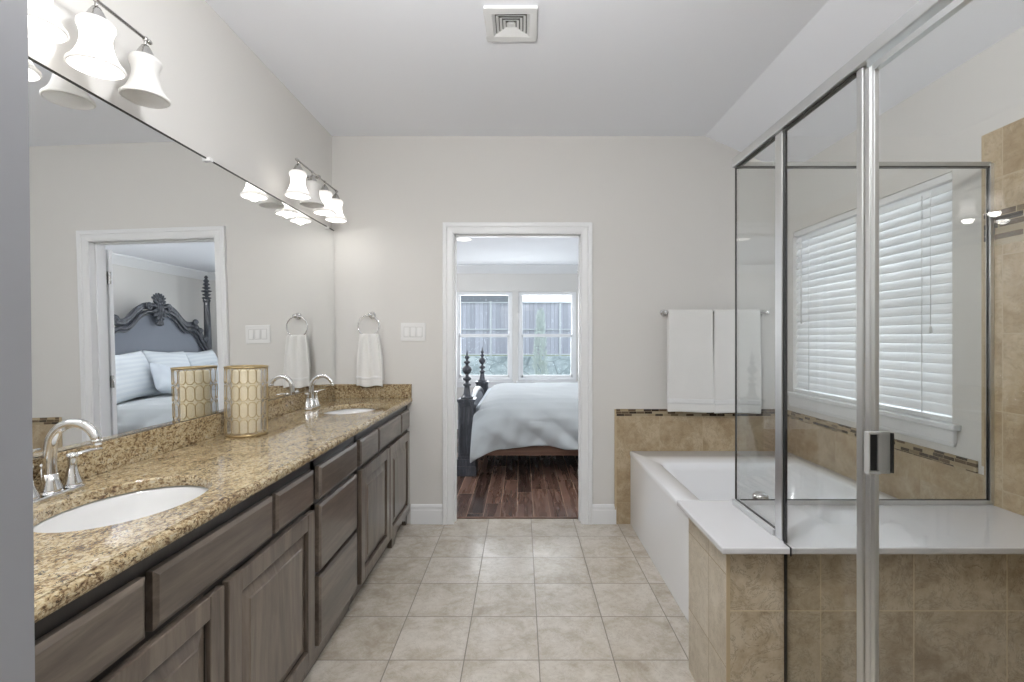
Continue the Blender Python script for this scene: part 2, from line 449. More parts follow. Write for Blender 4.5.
def tag(o, label, cat, group=None):
    o['label'] = label; o['category'] = cat
    if group: o['group'] = group
    return o
def struct(name, mb, mat, **kw): return mb.build(name, mat, kind='structure', **kw)
def copy_tree(o, dx):
    c = o.copy(); COL.objects.link(c)
    c.location = Vector(o.location)+Vector(dx)
    for ch in [x for x in list(COL.objects) if x.parent == o]:
        d = ch.copy(); COL.objects.link(d); d.parent = c
        for g in [x for x in list(COL.objects) if x.parent == ch]:
            e = g.copy(); COL.objects.link(e); e.parent = d
    return c

# ---------------------------------------------------------------- room shell
XL, XR, YF, YN = -1.35, 1.90, 3.42, .353
WT = .12
BC = 2.37                       # bedroom ceiling
DX0, DX1, DZ = -.478, .428, 2.068
# floors
struct('floor', B(XL-.1, XR+.1, -2.2, YF+.096, -.1, 0), 'floor')
struct('floor_bedroom', B(-3.2, 2.2, YF+.096, 7.15, -.1, .004), 'plank')
struct('trim_5', B(DX0-.0, DX1+.0, YF+.090, YF+.112, 0, .009), 'rail', bevel=.003)
# walls of the bathroom
struct('wall_left', B(XL-.1, XL, YN-.1, YF, 0, CEIL+.1), 'wall')
fw = MB()
fw.box(XL-.1, DX0-.012, YF, YF+WT, 0, CEIL+.1).box(DX1+.012, XR+.1, YF, YF+WT, 0, CEIL+.1).box(DX0-.012, DX1+.012, YF, YF+WT, DZ+.012, CEIL+.1)
struct('wall_far', fw, 'wall')
WY0, WY1, WZ0, WZ1 = 2.11, 3.345, .948, 2.062
SLZ = EYE+.621*XR               # top of the window wall
rw = MB()
rw.box(XR, XR+.14, YN-.1, WY0, 0, SLZ+.3).box(XR, XR+.14, WY1, YF, 0, SLZ+.3).box(XR, XR+.14, WY0, WY1, 0, WZ0-.03).box(XR, XR+.14, WY0, WY1, WZ1, SLZ+.3)
struct('wall_right', rw, 'wall')
nw = MB()
NX0, NX1 = -.368, .50
nw.box(XL, NX0, YN-.13, YN, 0, CEIL).box(NX1, XR, YN-.13, YN, 0, CEIL).box(NX0, NX1, YN-.13, YN, 2.1, CEIL)
struct('wall_near', nw, 'wall')
# doorway lining the camera stands in
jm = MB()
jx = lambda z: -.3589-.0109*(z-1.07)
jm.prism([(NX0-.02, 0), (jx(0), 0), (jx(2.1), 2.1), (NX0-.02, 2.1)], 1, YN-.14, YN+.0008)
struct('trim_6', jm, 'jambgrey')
SX = 1.314
c_ = MB().box(XL-.1, SX, YN-.1, YF+.02, CEIL, CEIL+.08)
c_.prism([(SX, CEIL), (XR+.02, SLZ-.009), (XR+.02, SLZ+.09), (SX, CEIL+.08)], 1, YN-.1, YF+.02)
struct('ceiling', c_, 'ceil')
# the passage behind the camera
struct('wall_hall_left', B(-1.5, -1.4, -2.2, YN-.13, 0, 2.6), 'wall')
struct('wall_hall_right', B(1.5, 1.6, -2.2, YN-.13, 0, 2.6), 'wall')
struct('wall_hall_back', B(-1.5, 1.6, -2.3, -2.2, 0, 2.6), 'wall')
struct('ceiling_hall', B(-1.5, 1.6, -2.3, YN-.13, 2.6, 2.7), 'ceil')
# bedroom
BW = 6.95
W1, W2 = (-.95, -.125), (-.04, .80)
BZ0, BZ1 = .70, 1.995
bw = MB()
bw.box(-3.2, W1[0], BW, BW+.14, 0, BC).box(W1[1], W2[0], BW, BW+.14, 0, BC).box(W2[1], 2.1, BW, BW+.14, 0, BC)
for a, b in (W1, W2): bw.box(a, b, BW, BW+.14, 0, BZ0).box(a, b, BW, BW+.14, BZ1, BC)
struct('wall_bedroom_far', bw, 'wall')
struct('wall_bedroom_right', B(1.95, 2.05, YF+WT, BW, 0, BC), 'wall')
struct('wall_bedroom_left', B(-3.2, -3.1, YF+WT, BW, 0, BC), 'wall')
struct('ceiling_bedroom', B(-3.2, 2.1, YF+WT, BW+.14, BC, BC+.1), 'ceil')
def crown(z, dirx, pos, a, b, axis):
    # profile in (offset from wall, z)
    pr = [(0, z-.11), (.012, z-.11), (.02, z-.095), (.05, z-.06), (.075, z-.03), (.09, z-.02), (.09, z), (0, z)]
    m = MB()
    if axis == 0: m.prism([(pos+dirx*u, v) for u, v in pr], 0, a, b)
    else: m.prism([(pos+dirx*u, v) for u, v in pr], 1, a, b)
    return m
struct('trim_1', crown(BC, -1, BW, -3.1, 1.95, 0), 'trim')
struct('trim_2', crown(BC, -1, 1.95, YF+WT, BW, 1), 'trim')
def baseb(u, v0, v1, axis, d, h=.14, t=.014):
    pr = [(0, 0), (d*t, 0), (d*t, h-.045), (d*t*.75, h-.035), (d*t*.75, h-.018), (d*t*.4, h-.006), (0, h)]
    return MB().prism([(u+a, b) for a, b in pr], axis, v0, v1)
struct('baseboard_far', baseb(YF, -.785, -.557, 0, -1), 'trim')
struct('baseboard_beside_door', baseb(YF, .507, .678, 0, -1), 'trim')
struct('baseboard_bedroom', baseb(BW, -3.1, 1.95, 0, -1), 'trim')
struct('baseboard_bedroom_right', baseb(1.95, YF+WT, BW, 1, -1), 'trim')
# door casing and lining (door_1)
def casing_mb(x0, x1, z1, w, y, s, t=.018):
    prof = [(0, 0), (0, .5), (.04, .62), (.10, .62), (.14, .82), (.50, 1.0), (.56, .86), (.62, .86), (.68, 1.15), (.94, 1.25), (1, 1.1), (1, 0)]
    m = MB()
    path = [(x0, 0, -1, 0), (x0, z1, -1, 1), (x1, z1, 1, 1), (x1, 0, 1, 0)]
    vs = [(px+sx_*a*w, y+s*t*b, pz+sz_*a*w) for px, pz, sx_, sz_ in path for a, b in prof]
    n = len(prof)
    m.add(vs, [(k*n+i, k*n+(i+1) % n, (k+1)*n+(i+1) % n, (k+1)*n+i) for k in range(3) for i in range(n)])
    return m
dcase = struct('door_1', casing_mb(DX0, DX1, DZ, .079, YF, -1), 'trim')
lin = MB().box(DX0-.012, DX0, YF-.002, YF+WT+.002, 0, DZ+.012).box(DX1, DX1+.012, YF-.002, YF+WT+.002, 0, DZ+.012).box(DX0, DX1, YF-.002, YF+WT+.002, DZ, DZ+.012)
lin.box(DX0, DX0+.010, YF+.04, YF+.075, 0, DZ).box(DX1-.010, DX1, YF+.04, YF+.075, 0, DZ).box(DX0, DX1, YF+.04, YF+.075, DZ-.010, DZ)
lin.build('door_jamb', 'trim', dcase)
casing_mb(DX0, DX1, DZ, .079, YF+WT, 1).build('door_casing', 'trim', dcase)
# door leaf folded back against the bedroom side of the wall
leaf = thing('bedroom_door', (DX1+.01, YF+WT+.03, 0), 'white panelled door swung open flat against the bedroom wall', 'door')
lm = B(DX1+.014, DX1+.90, YF+WT+.045, YF+WT+.083, .012, 2.045)
for (a, b) in ((.25, .95), (1.12, 1.9)):
    for (c, d) in ((.13, .41), (.49, .77)):
        lm.box(DX1+c, DX1+d, YF+WT+.083, YF+WT+.088, a, b)
lm.build('door_panel', 'trim', leaf, bevel=.003)
for z in (.30, 1.05, 1.83):
    MB().lathe([(.007, z-.045), (.007, z+.045)], (DX1+.004, YF+WT+.045, 0), 12).box(DX1-.001, DX1+.014, YF+WT+.028, YF+WT+.05, z-.045, z+.045).build('hinge', 'nickel', leaf)
hb = MB(); mt = Matrix.Rotation(R(-90), 3, 'X')
hb.lathe([(.026, 0), (.026, .006), (.010, .01), (.010, .035), (.022, .045), (.028, .058), (.022, .07), (0.001, .074)], (DX1+.84, YF+WT+.083, .95), 20, mt)
hb.build('door_knob', 'nickel', leaf)

# bedroom windows
def window(name, x0, x1):
    w = struct(name, MB(), 'trim') if False else None
    m = MB(); t = .045
    m.box(x0, x0+t, BW+.02, BW+.10, BZ0, BZ1).box(x1-t, x1, BW+.02, BW+.10, BZ0, BZ1).box(x0+t, x1-t, BW+.02, BW+.10, BZ1-t, BZ1).box(x0+t, x1-t, BW+.02, BW+.10, BZ0, BZ0+t)
    zm = 1.36
    m.box(x0+t, x1-t, BW+.035, BW+.085, zm-.022, zm+.022)
    a = t+.028
    m.box(x0+t, x0+a, BW+.035, BW+.06, BZ0+t, zm).box(x1-a, x1-t, BW+.035, BW+.06, BZ0+t, zm).box(x0+t, x1-t, BW+.035, BW+.06, BZ0+t, BZ0+t+.04)
    m.box(x0+t, x0+a-.01, BW+.065, BW+.09, zm, BZ1-t).box(x1-a+.01, x1-t, BW+.065, BW+.09, zm, BZ1-t)
    w = struct(name, m, 'trim', bevel=.003)
    B(x0+a-.005, x1-a+.005, BW+.045, BW+.05, BZ0+t, zm).build('window_glass', 'wglass', w)
    B(x0+a-.012, x1-a+.012, BW+.075, BW+.08, zm, BZ1-t).build('window_glass', 'wglass', w)
    MB().box(x0-.03, x1+.03, BW-.03, BW+.02, BZ0-.022, BZ0).box(x0-.01, x1+.01, BW-.014, BW, BZ0-.09, BZ0-.022).build('window_sill', 'trim', w)
    B((x0+x1)/2-.03, (x0+x1)/2+.03, BW+.025, BW+.05, zm+.005, zm+.02).build('window_latch', 'white', w)
window('window_1', *W1); window('window_2', *W2)

# bathroom window with blind
m = MB(); t = .045; xo = XR+.085
m.box(xo, xo+.05, WY0, WY0+t, WZ0, WZ1).box(xo, xo+.05, WY1-t, WY1, WZ0, WZ1).box(xo, xo+.05, WY0, WY1, WZ0, WZ0+t).box(xo, xo+.05, WY0, WY1, WZ1-t, WZ1).box(xo, xo+.05, WY0, WY1, 1.48, 1.52)
w3 = struct('window_3', m, 'trim', bevel=.002)
B(xo+.02, xo+.026, WY0+t, WY1-t, WZ0+t, WZ1-t).build('window_glass', 'wglass', w3)
sl = MB().box(XR+.0002, XR+.085, WY0, WY1, WZ0-.031, WZ0).box(XR-.035, XR, WY0-.045, WY1+.04, WZ0-.025, WZ0)
sl.box(XR-.018, XR, WY0-.025, WY1+.025, WZ0-.085, WZ0-.025).box(XR-.012, XR, WY0-.02, WY1+.02, WZ0-.10, WZ0-.085)
sl.build('window_sill', 'trim', w3, bevel=.004)
bl = thing('window_blind', (XR+.03, (WY0+WY1)/2, WZ1), 'white horizontal slat blind closed over the bathroom window behind the tub', 'window blind')
sb = MB(); pitch = .0455; n_s = int((WZ1-.055-WZ0-.04)/pitch)
xb = XR+.028
for i in range(n_s+1):
    zc = WZ1-.055-i*pitch
    a = R(68); hw = .0262; th = .0022
    pts = []
    for u, w_ in ((-hw, -th), (-hw*.3, -th+.0018), (hw*.3, -th+.0018), (hw, -th), (hw, th), (hw*.3, th+.0018), (-hw*.3, th+.0018), (-hw, th)):
        # room-side edge lower
        pts.append((xb+u*math.cos(a)-w_*math.sin(a), zc+u*math.sin(a)+w_*math.cos(a)))
    sb.prism(pts, 1, WY0+.008, WY1-.008)
sb.build('slats', 'slat', bl)
B(XR+.001, XR+.055, WY0+.004, WY1-.004, WZ1-.036, WZ1-.002).build('headrail', 'trim', bl, bevel=.004)
B(xb-.024, xb+.024, WY0+.006, WY1-.006, WZ0+.0005, WZ0+.024).build('bottom_rail', 'trim', bl, bevel=.004)
for y in (WY0+.17, (WY0+WY1)/2, WY1-.17):
    MB().tube([(xb-.020, y, WZ1-.06), (xb-.020, y, WZ0+.01)], .0018, 6).tube([(xb+.02, y, WZ1-.06), (xb+.02, y, WZ0+.01)], .0018, 6).build('ladder_cord', 'white', bl)
MB().tube([(xb-.030, WY0+.11, WZ1-.06), (xb-.030, WY0+.11, 1.38)], .0016, 6).lathe([(.001, -.03), (.008, -.025), (.007, 0), (.002, .012)], (xb-.030, WY0+.11, 1.375), 10).build('pull_cord', 'white', bl)
MB().tube([(xb-.030, WY1-.10, WZ1-.06), (xb-.030, WY1-.10, 1.42)], .004, 8).build('tilt_wand', 'white', bl)

# tile wainscot and shower tile
TX = .678
TT = .009
def far_tile(): return MB().box(TX, XR-TT, YF-TT, YF, 0, .768)
struct('wall_tile_far', far_tile(), 'tile_y')
struct('trim_3', B(TX, XR-TT, YF-TT-.001, YF, .768, .818), 'mos_y')
struct('wall_tile_right', B(XR-TT, XR, 1.953, YF, 0, .763), 'tile_x')
struct('trim_4', B(XR-TT-.001, XR, 1.99, YF, .763, .813), 'mos_x')
struct('trim_7', B(TX-.012, TX, YF-TT-.002, YF, 0, .818), 'bullnose', bevel=.003)
struct('wall_tile_shower', MB().box(XR-.012, XR, YN, 1.953, 0, 1.69).box(XR-.012, XR, YN, 1.953, 1.83, 2.153), 'tile_sh')
struct('trim_8', B(XR-.013, XR, YN, 1.953, 1.69, 1.83), 'mos_sh')
struct('trim_9', B(XR-.0125, XR, 1.953, 1.965, .80, 2.153), 'bullnose', bevel=.002)

# tiled bench and its slab
BX, BY0, BY1, BZ = .678, 1.568, 1.92, .636
bench = thing('shower_bench', (BX, BY0, 0), 'low wall of beige stone tile standing between the tub and the shower', 'tiled bench')
B(BX, XR-.012, BY0, BY1, 0, BZ).build('tiled_body', 'tile_b', bench)
B(BX-.006, BX, BY0, BY1, 0, BZ).build('side_tiles', 'tile_b2', bench)
B(BX-.0065, BX+.006, BY0-.002, BY0+.001, 0, BZ).build('corner_trim', 'bullnose', bench)
SZ = .658
slab = B(.640, XR-.012, 1.522, 1.972, BZ, SZ).build('bench_slab', 'solid', bevel=.005, seg=3)
tag(slab, 'glossy white stone slab lying on the tiled bench, running under the glass', 'slab')

# ---------------------------------------------------------------- bathtub
def rrect(x0, x1, y0, y1, r, n=8):
    pts = []
    for cx, cy, a0 in ((x1-r, y1-r, 0), (x0+r, y1-r, 90), (x0+r, y0+r, 180), (x1-r, y0+r, 270)):
        for i in range(n+1):
            a = R(a0+90*i/n); pts.append((cx+r*math.cos(a), cy+r*math.sin(a)))
    return pts
TZ = .522
tubt = thing('bathtub', (1.3, 2.7, 0), 'glossy white rectangular built-in bathtub with smooth front apron under the window', 'bathtub')
tm = MB()
ox0, ox1, oy0, oy1 = .772, XR-TT-.001, 1.925, YF-TT-.001
rings = []
ro = rrect(ox0, ox1, oy0, oy1, .012)
rings.append([(x, y, TZ-.03) for x, y in ro]); rings.append([(x, y, TZ-.006) for x, y in ro])
rings.append([(x, y, TZ) for x, y in rrect(ox0+.006, ox1-.006, oy0+.006, oy1-.006, .012)])
ix0, ix1, iy0, iy1 = .892, 1.795, 2.06, 3.10
for (ins, z, r) in ((-.004, TZ-.002, .05), (.008, TZ-.012, .055), (.018, TZ-.05, .07), (.045, .32, .10), (.075, .18, .14), (.12, .12, .14), (.2, .105, .12)):
    rings.append([(x, y, z) for x, y in rrect(ix0+ins, ix1-ins, iy0+ins, iy1-ins*1.6, r)])
n = len(ro); vs = [p for g in rings for p in g]; fs = []
for j in range(len(rings)-1):
    for i in range(n): k = (i+1) % n; fs.append((j*n+i, j*n+k, (j+1)*n+k, (j+1)*n+i))
fs.append(tuple((len(rings)-1)*n+i for i in range(n)))
tm.add(vs, fs, True)
tub = tm.build('basin', 'tub', tubt)
B(ox0+.006, ox0+.028, oy0, oy1-.002, 0, TZ-.028).build('apron', 'tub', tubt, bevel=.004)
MB().lathe([(.001, .003), (.028, .003), (.032, 0), (.03, -.004)], (1.34, 2.35, .109), 24).build('drain', 'chrome', tubt)
th_ = thing('tub_faucet', (1.01, 2.02, TZ), 'chrome tub faucet handle standing on the rim behind the white bench slab', 'tub faucet')
MB().lathe([(.030, 0), (.030, .008), (.020, .02), (.014, .05), (.014, .09), (.02, .10)], (1.01, 2.02, TZ-.001), 24).build('stem', 'chrome', th_)
MB().lathe([(.018, .10), (.028, .108), (.032, .125), (.030, .142), (.018, .152), (.001, .156)], (1.01, 2.02, TZ-.001), 24).build('knob', 'chrome', th_)

# ---------------------------------------------------------------- shower glass
GX = .862
HZ0, HZ1 = 1.998, 2.040
sh = thing('shower_enclosure', (GX, 1.9, 0), 'framed clear glass shower enclosure with brushed metal header and hinged door', 'shower enclosure')
def part(mb, name, mat, parent=sh, **k): return mb.build(name, mat, parent, **k)
CY = 1.92
hd = MB().box(GX-.018, GX+.018, YN+.001, CY, HZ0+.008, HZ1)
part(hd, 'header_rail', 'alu', bevel=.003)
part(B(GX-.005, GX+.005, 1.23, CY-.012, HZ0, HZ0+.008), 'header_gasket', 'darkalu')
part(MB().box(GX+.018, XR-.02, CY-.006, CY+.006, 2.012, 2.030), 'return_header', 'greymetal', bevel=.002)
part(B(GX+.010, XR-.02, CY-.008, CY+.008, 2.006, 2.012), 'return_gasket', 'darkalu')
part(B(GX-.0025, GX+.0025, CY-.003, CY+.004, SZ+.012, HZ0+.01), 'corner_gasket', 'darkalu')
part(B(GX-.014, GX+.014, 1.615, CY+.008, SZ, SZ+.022), 'sill_rail', 'palealu', bevel=.003)
part(B(GX-.004, GX+.004, 1.615, CY-.01, SZ+.022, SZ+.0245), 'sill_gasket', 'darkalu')
part(B(GX+.014, XR-.02, CY-.010, CY+.010, SZ, SZ+.018), 'return_sill_rail', 'palealu', bevel=.003)
part(B(GX+.014, XR-.03, CY-.006, CY+.006, SZ+.018, SZ+.0195), 'return_sill_gasket', 'black')
part(B(XR-.028, XR-.0125, CY-.010, CY+.010, SZ+.001, 2.022), 'wall_channel', 'alu', bevel=.001)
part(B(XR-.034, XR-.028, CY-.002, CY+.002, SZ+.018, 2.012), 'wall_gasket', 'black')
part(MB().box(GX-.007, GX+.007, 1.571, 1.613, SZ+.001, HZ0+.008), 'post', 'alu', bevel=.002)
part(MB().box(GX-.003, GX+.003, 1.555, 1.564, .08, HZ0+.008).box(GX-.003, GX+.003, 1.564, 1.571, SZ+.0015, HZ0+.008).box(GX-.0075, GX-.0035, 1.5205, 1.560, SZ-.001, SZ+.0015).box(GX-.0075, GX-.0035, 1.5195, 1.5225, BZ-.004, SZ+.0015), 'post_gasket', 'black')
part(MB().box(GX-.006, GX+.006, 1.200, 1.224, .08, HZ0+.008), 'post', 'alu', bevel=.003)
part(B(GX-.003, GX+.003, 1.613, CY-.006, SZ+.024, HZ0), 'glass_panel', 'glass', label='narrow glass panel standing on the white slab')
part(B(GX-.003, GX+.003, 1.224, 1.555, .085, HZ0), 'glass_panel', 'glass', label='fixed glass panel next to the door')
part(B(GX+.006, XR-.035, CY-.003, CY+.003, SZ+.022, 2.007), 'glass_panel', 'glass', label='wide glass panel over the slab, facing the camera')
curb = B(GX-.06, GX+.06, YN+.001, 1.566, 0, .08)
struct('trim_10', curb, 'tile_b')
door = part(B(GX-.003, GX+.003, .45, 1.192, .10, 1.988), 'glass_door', 'glass', label='hinged glass door')
part(MB().box(GX-.006, GX+.006, 1.160, 1.192, .10, 1.991).box(GX-.009, GX-.004, 1.172, 1.182, .10, 1.991), 'door_stile', 'alu', door, bevel=.002)
part(MB().box(GX-.010, GX+.010, .41, .45, .10, 1.991), 'door_stile', 'alu', door, bevel=.002)
part(MB().box(GX-.008, GX+.008, .45, 1.160, 1.975, 1.991), 'door_top_rail', 'alu', door)
part(B(GX-.016, GX+.016, YN+.001, .405, .08, HZ0+.008), 'hinge_jamb', 'alu', bevel=.003)
hm = MB().box(GX-.007, GX+.022, 1.146, 1.152, 1.000, 1.101).box(GX-.036, GX-.0325, 1.137, 1.154, 1.000, 1.101)
for z in (1.000, 1.095): hm.box(GX-.034, GX-.005, 1.140, 1.152, z, z+.006)
part(hm, 'door_handle', 'greymetal', door, bevel=.001)
part(MB().box(GX-.030, GX-.0075, 1.150, 1.155, 1.007, 1.094).box(GX+.0225, GX+.026, 1.140, 1.150, 1.003, 1.098), 'handle_gasket', 'black', door)  # black boxes filling the handle's gap and its inner edge

# ---------------------------------------------------------------- vanity
FX = -.812           # face frame plane
OX = -.790           # outer face of doors
def front_panel(name, y0, y1, z0, z1, parent, raised, mat, label=None):
    """overlay front; raised: frame-and-panel door with a dark glazed groove, else slab with stepped edge"""
    m = MB()
    if not raised:
        m.box(FX, OX-.006, y0, y1, z0, z1)
        # chamfered edge to the face
        e = .012
        a = [(OX-.006, y0, z0), (OX-.006, y1, z0), (OX-.006, y1, z1), (OX-.006, y0, z1)]
        b = [(OX, y0+e, z0+e), (OX, y1-e, z0+e), (OX, y1-e, z1-e), (OX, y0+e, z1-e)]
        m.add(a+b, [(0,1,5,4),(1,2,6,5),(2,3,7,6),(3,0,4,7),(4,5,6,7)])
        return m.build(name, mat, parent, bevel=.0015, label=label)
    w = .058
    m.box(FX, OX, y0, y0+w, z0, z1).box(FX, OX, y1-w, y1, z0, z1).box(FX, OX, y0+w, y1-w, z0, z0+w).box(FX, OX, y0+w, y1-w, z1-w, z1)
    d = m.build(name, mat, parent, bevel=.003, label=label)
    g = B(FX+.001, FX+.006, y0+w-.001, y1-w+.001, z0+w-.001, z1-w+.001).build('panel_groove', 'glaze', d)
    p = MB(); e = .008; f = .036
    i0, i1, j0, j1 = y0+w+e, y1-w-e, z0+w+e, z1-w-e
    a = [(FX+.006, i0, j0), (FX+.006, i1, j0), (FX+.006, i1, j1), (FX+.006, i0, j1)]
    a2 = [(FX+.009, i0, j0), (FX+.009, i1, j0), (FX+.009, i1, j1), (FX+.009, i0, j1)]
    b = [(OX-.004, i0+f, j0+f), (OX-.004, i1-f, j0+f), (OX-.004, i1-f, j1-f), (OX-.004, i0+f, j1-f)]
    b2 = [(OX-.001, i0+f+.003, j0+f+.003), (OX-.001, i1-f-.003, j0+f+.003), (OX-.001, i1-f-.003, j1-f-.003), (OX-.001, i0+f+.003, j1-f-.003)]
    q = [(0,1,5,4),(1,2,6,5),(2,3,7,6),(3,0,4,7)]
    p.add(a+a2+b+b2, [tuple(i+4*k for i in t_) for k in range(3) for t_ in q]+[(12,13,14,15)])
    p.build('raised_panel', mat, d)
    return d
CB = .10
def base_cab(name, y0, y1, label, feet=True):
    t = thing(name, (FX-.2, (y0+y1)/2, 0), label, 'vanity cabinet')
    m = MB().box(XL+.002, FX-.02, y0, y1, CB, .70)
    m.box(XL+.002, FX, y0, y0+.018, CB, .862).box(XL+.002, FX, y1-.018, y1, CB, .862)
    m.box(FX-.02, FX, y0, y1, CB, .862)
    m.build('carcass', 'cabdark', t)
    if feet:
        # toe board, scalloped near its far end and standing on a bracket foot
        a, b = y1-.33, y1-.03
        c = y1-.40
        B(FX-.055, FX-.038, y0, c, 0, CB).build('toe_board', 'cab', t)
        pts = [(c, 0), (a, 0), (a+.012, .028), (a+.05, .052), (a+.075, .048), (a+.10, .082), (b-.10, .082), (b-.075, .048), (b-.05, .052), (b-.012, .028), (b, 0), (y1, 0), (y1, CB), (c, CB)]
        MB().prism(pts, 0, FX-.030, FX-.002).build('bracket_foot', 'cab', t)
        B(XL+.002, FX-.20, y0, y1, 0, CB).build('plinth', 'glaze', t)
    else:
        B(XL+.002, FX-.028, y0, y1, 0, CB).build('plinth', 'cab', t)
    return t
TZ0, TZ1 = .690, .820
# far sink cabinet
c1 = base_cab('sink_cabinet', 2.34, 3.418, 'brown stained sink cabinet standing against the doorway wall, below the second sink')
front_panel('drawer_front', 2.365, 2.661, TZ0, TZ1, c1, False, 'cabh')
front_panel('drawer_front', 2.675, 3.165, TZ0, TZ1, c1, False, 'cabh')
front_panel('drawer_front', 3.179, 3.41, TZ0, TZ1, c1, False, 'cabh')
front_panel('door', 2.375, 2.885, .10, .666, c1, True, 'cab')
front_panel('door', 2.897, 3.40, .10, .666, c1, True, 'cab')
# drawers
c2 = base_cab('drawer_cabinet', 1.862, 2.338, 'brown stained three-drawer cabinet between the two sink cabinets', False)
for z0, z1 in ((TZ0, TZ1), (.403, .668), (.112, .385)):
    front_panel('drawer_front', 1.885, 2.318, z0, z1, c2, False, 'cabh')
# near sink cabinet
c3 = base_cab('sink_cabinet', .70, 1.86, 'brown stained sink cabinet closest to the camera, with two raised-panel doors', False)
front_panel('drawer_front', .735, 1.014, TZ0, TZ1, c3, False, 'cabh')
front_panel('drawer_front', 1.035, 1.533, TZ0, TZ1, c3, False, 'cabh')
front_panel('drawer_front', 1.553, 1.835, TZ0, TZ1, c3, False, 'cabh')
front_panel('door', .735, 1.278, .10, .666, c3, True, 'cab')
front_panel('door', 1.298, 1.838, .10, .666, c3, True, 'cab')
c4 = base_cab('end_cabinet', YN+.002, .698, 'brown stained end cabinet beside the entry, mostly cut off by the picture edge', False)
front_panel('drawer_front', .375, .68, TZ0, TZ1, c4, False, 'cabh')
front_panel('door', .375, .68, .10, .666, c4, True, 'cab')

# countertop with two oval cut-outs
CZ, CT = .900, .036
CX0, CX1 = XL+.001, -.775
SINKS = [(-1.032, 1.262), (-1.03, 2.887)]
SA, SB = .168, .218
ct = MB()
xin = CX1-.014
y0c, y1c = YN+.002, YF-.001
cuts = [y0c]
for sx_, sy_ in SINKS: cuts += [sy_-.26, sy_+.26]
cuts.append(y1c)
for i in range(0, len(cuts), 2):
    ct.add([(CX0, cuts[i], CZ), (xin, cuts[i], CZ), (xin, cuts[i+1], CZ), (CX0, cuts[i+1], CZ)], [(0,1,2,3)])
for sx_, sy_ in SINKS:
    xa, xb_, ya, yb = CX0, xin, sy_-.26, sy_+.26
    angs = [2*PI*i/72 for i in range(72)]+[math.atan2(y-sy_, x-sx_) % (2*PI) for x in (xa, xb_) for y in (ya, yb)]
    angs = sorted(set(round(a, 6) for a in angs)); k = len(angs)
    outer, inner = [], []
    for a in angs:
        c, s = math.cos(a), math.sin(a); ts = []
        if c > 1e-9: ts.append((xb_-sx_)/c)
        if c < -1e-9: ts.append((xa-sx_)/c)
        if s > 1e-9: ts.append((yb-sy_)/s)
        if s < -1e-9: ts.append((ya-sy_)/s)
        tt = min(ts); outer.append((sx_+c*tt, sy_+s*tt, CZ))
        re = 1/math.sqrt((c/SA)**2+(s/SB)**2); inner.append((sx_+c*re, sy_+s*re))
    vs = outer+[(x, y, CZ) for x, y in inner]+[(sx_+(x-sx_)*.988, sy_+(y-sy_)*.988, CZ-.004) for x, y in inner]+[(sx_+(x-sx_)*.988, sy_+(y-sy_)*.988, CZ-.03) for x, y in inner]
    fs = []
    for j in range(3):
        for i in range(k): l = (i+1) % k; fs.append((j*k+i, j*k+l, (j+1)*k+l, (j+1)*k+i))
    ct.add(vs, fs)
prof = [(xin, CZ), (CX1-.006, CZ-.002), (CX1-.001, CZ-.007), (CX1, CZ-.014), (CX1, CZ-.024), (CX1-.003, CZ-.031), (CX1-.010, CZ-CT), (FX-.01, CZ-CT)]
ct.add([(x, y, z) for y in (y0c, y1c) for x, z in prof], [(i, i+1, len(prof)+i+1, len(prof)+i) for i in range(len(prof)-1)], True)
top = ct.build('countertop', 'granite')
tag(top, 'long polished beige and brown speckled granite countertop over the vanity cabinets', 'countertop')
B(XL+.001, XL+.034, y0c, y1c-.0, CZ+.0005, .997).build('backsplash', 'granite', top, bevel=.002, label='granite backsplash strip along the mirror wall')
B(XL+.034, CX1-.004, YF-.022, YF-.001, CZ+.0005, .997).build('backsplash', 'granite', top, bevel=.002, label='short granite backsplash on the doorway wall')
for i, (sx_, sy_) in enumerate(SINKS):
    s = MB(); pr = [(1.10, 0), (1.02, 0), (.995, -.008), (.97, -.03), (.90, -.08), (.72, -.125), (.45, -.145), (.12, -.150), (.10, -.156), (0.001, -.156)]
    s.lathe([(r, z) for r, z in pr], (sx_, sy_, CZ-.031), 64, sx=SA, sy=SB, cap=False)
    s.lathe([(1.10, 0), (1.05, -.05), (.95, -.12), (.6, -.165), (.001, -.17)], (sx_, sy_, CZ-.032), 48, sx=SA, sy=SB, cap=False)
    so = s.build('sink_basin', 'porcelain', origin=(sx_, sy_, CZ-.2))
    tag(so, ['oval white undermount sink basin closest to the camera', 'oval white undermount sink basin close to the doorway wall'][i], 'sink', 'undermount sinks in the granite countertop')
    MB().lathe([(.001, .003), (.018, .003), (.021, 0), (.021, -.003)], (sx_, sy_, CZ-.031-.152), 20).build('drain', 'chrome', so)

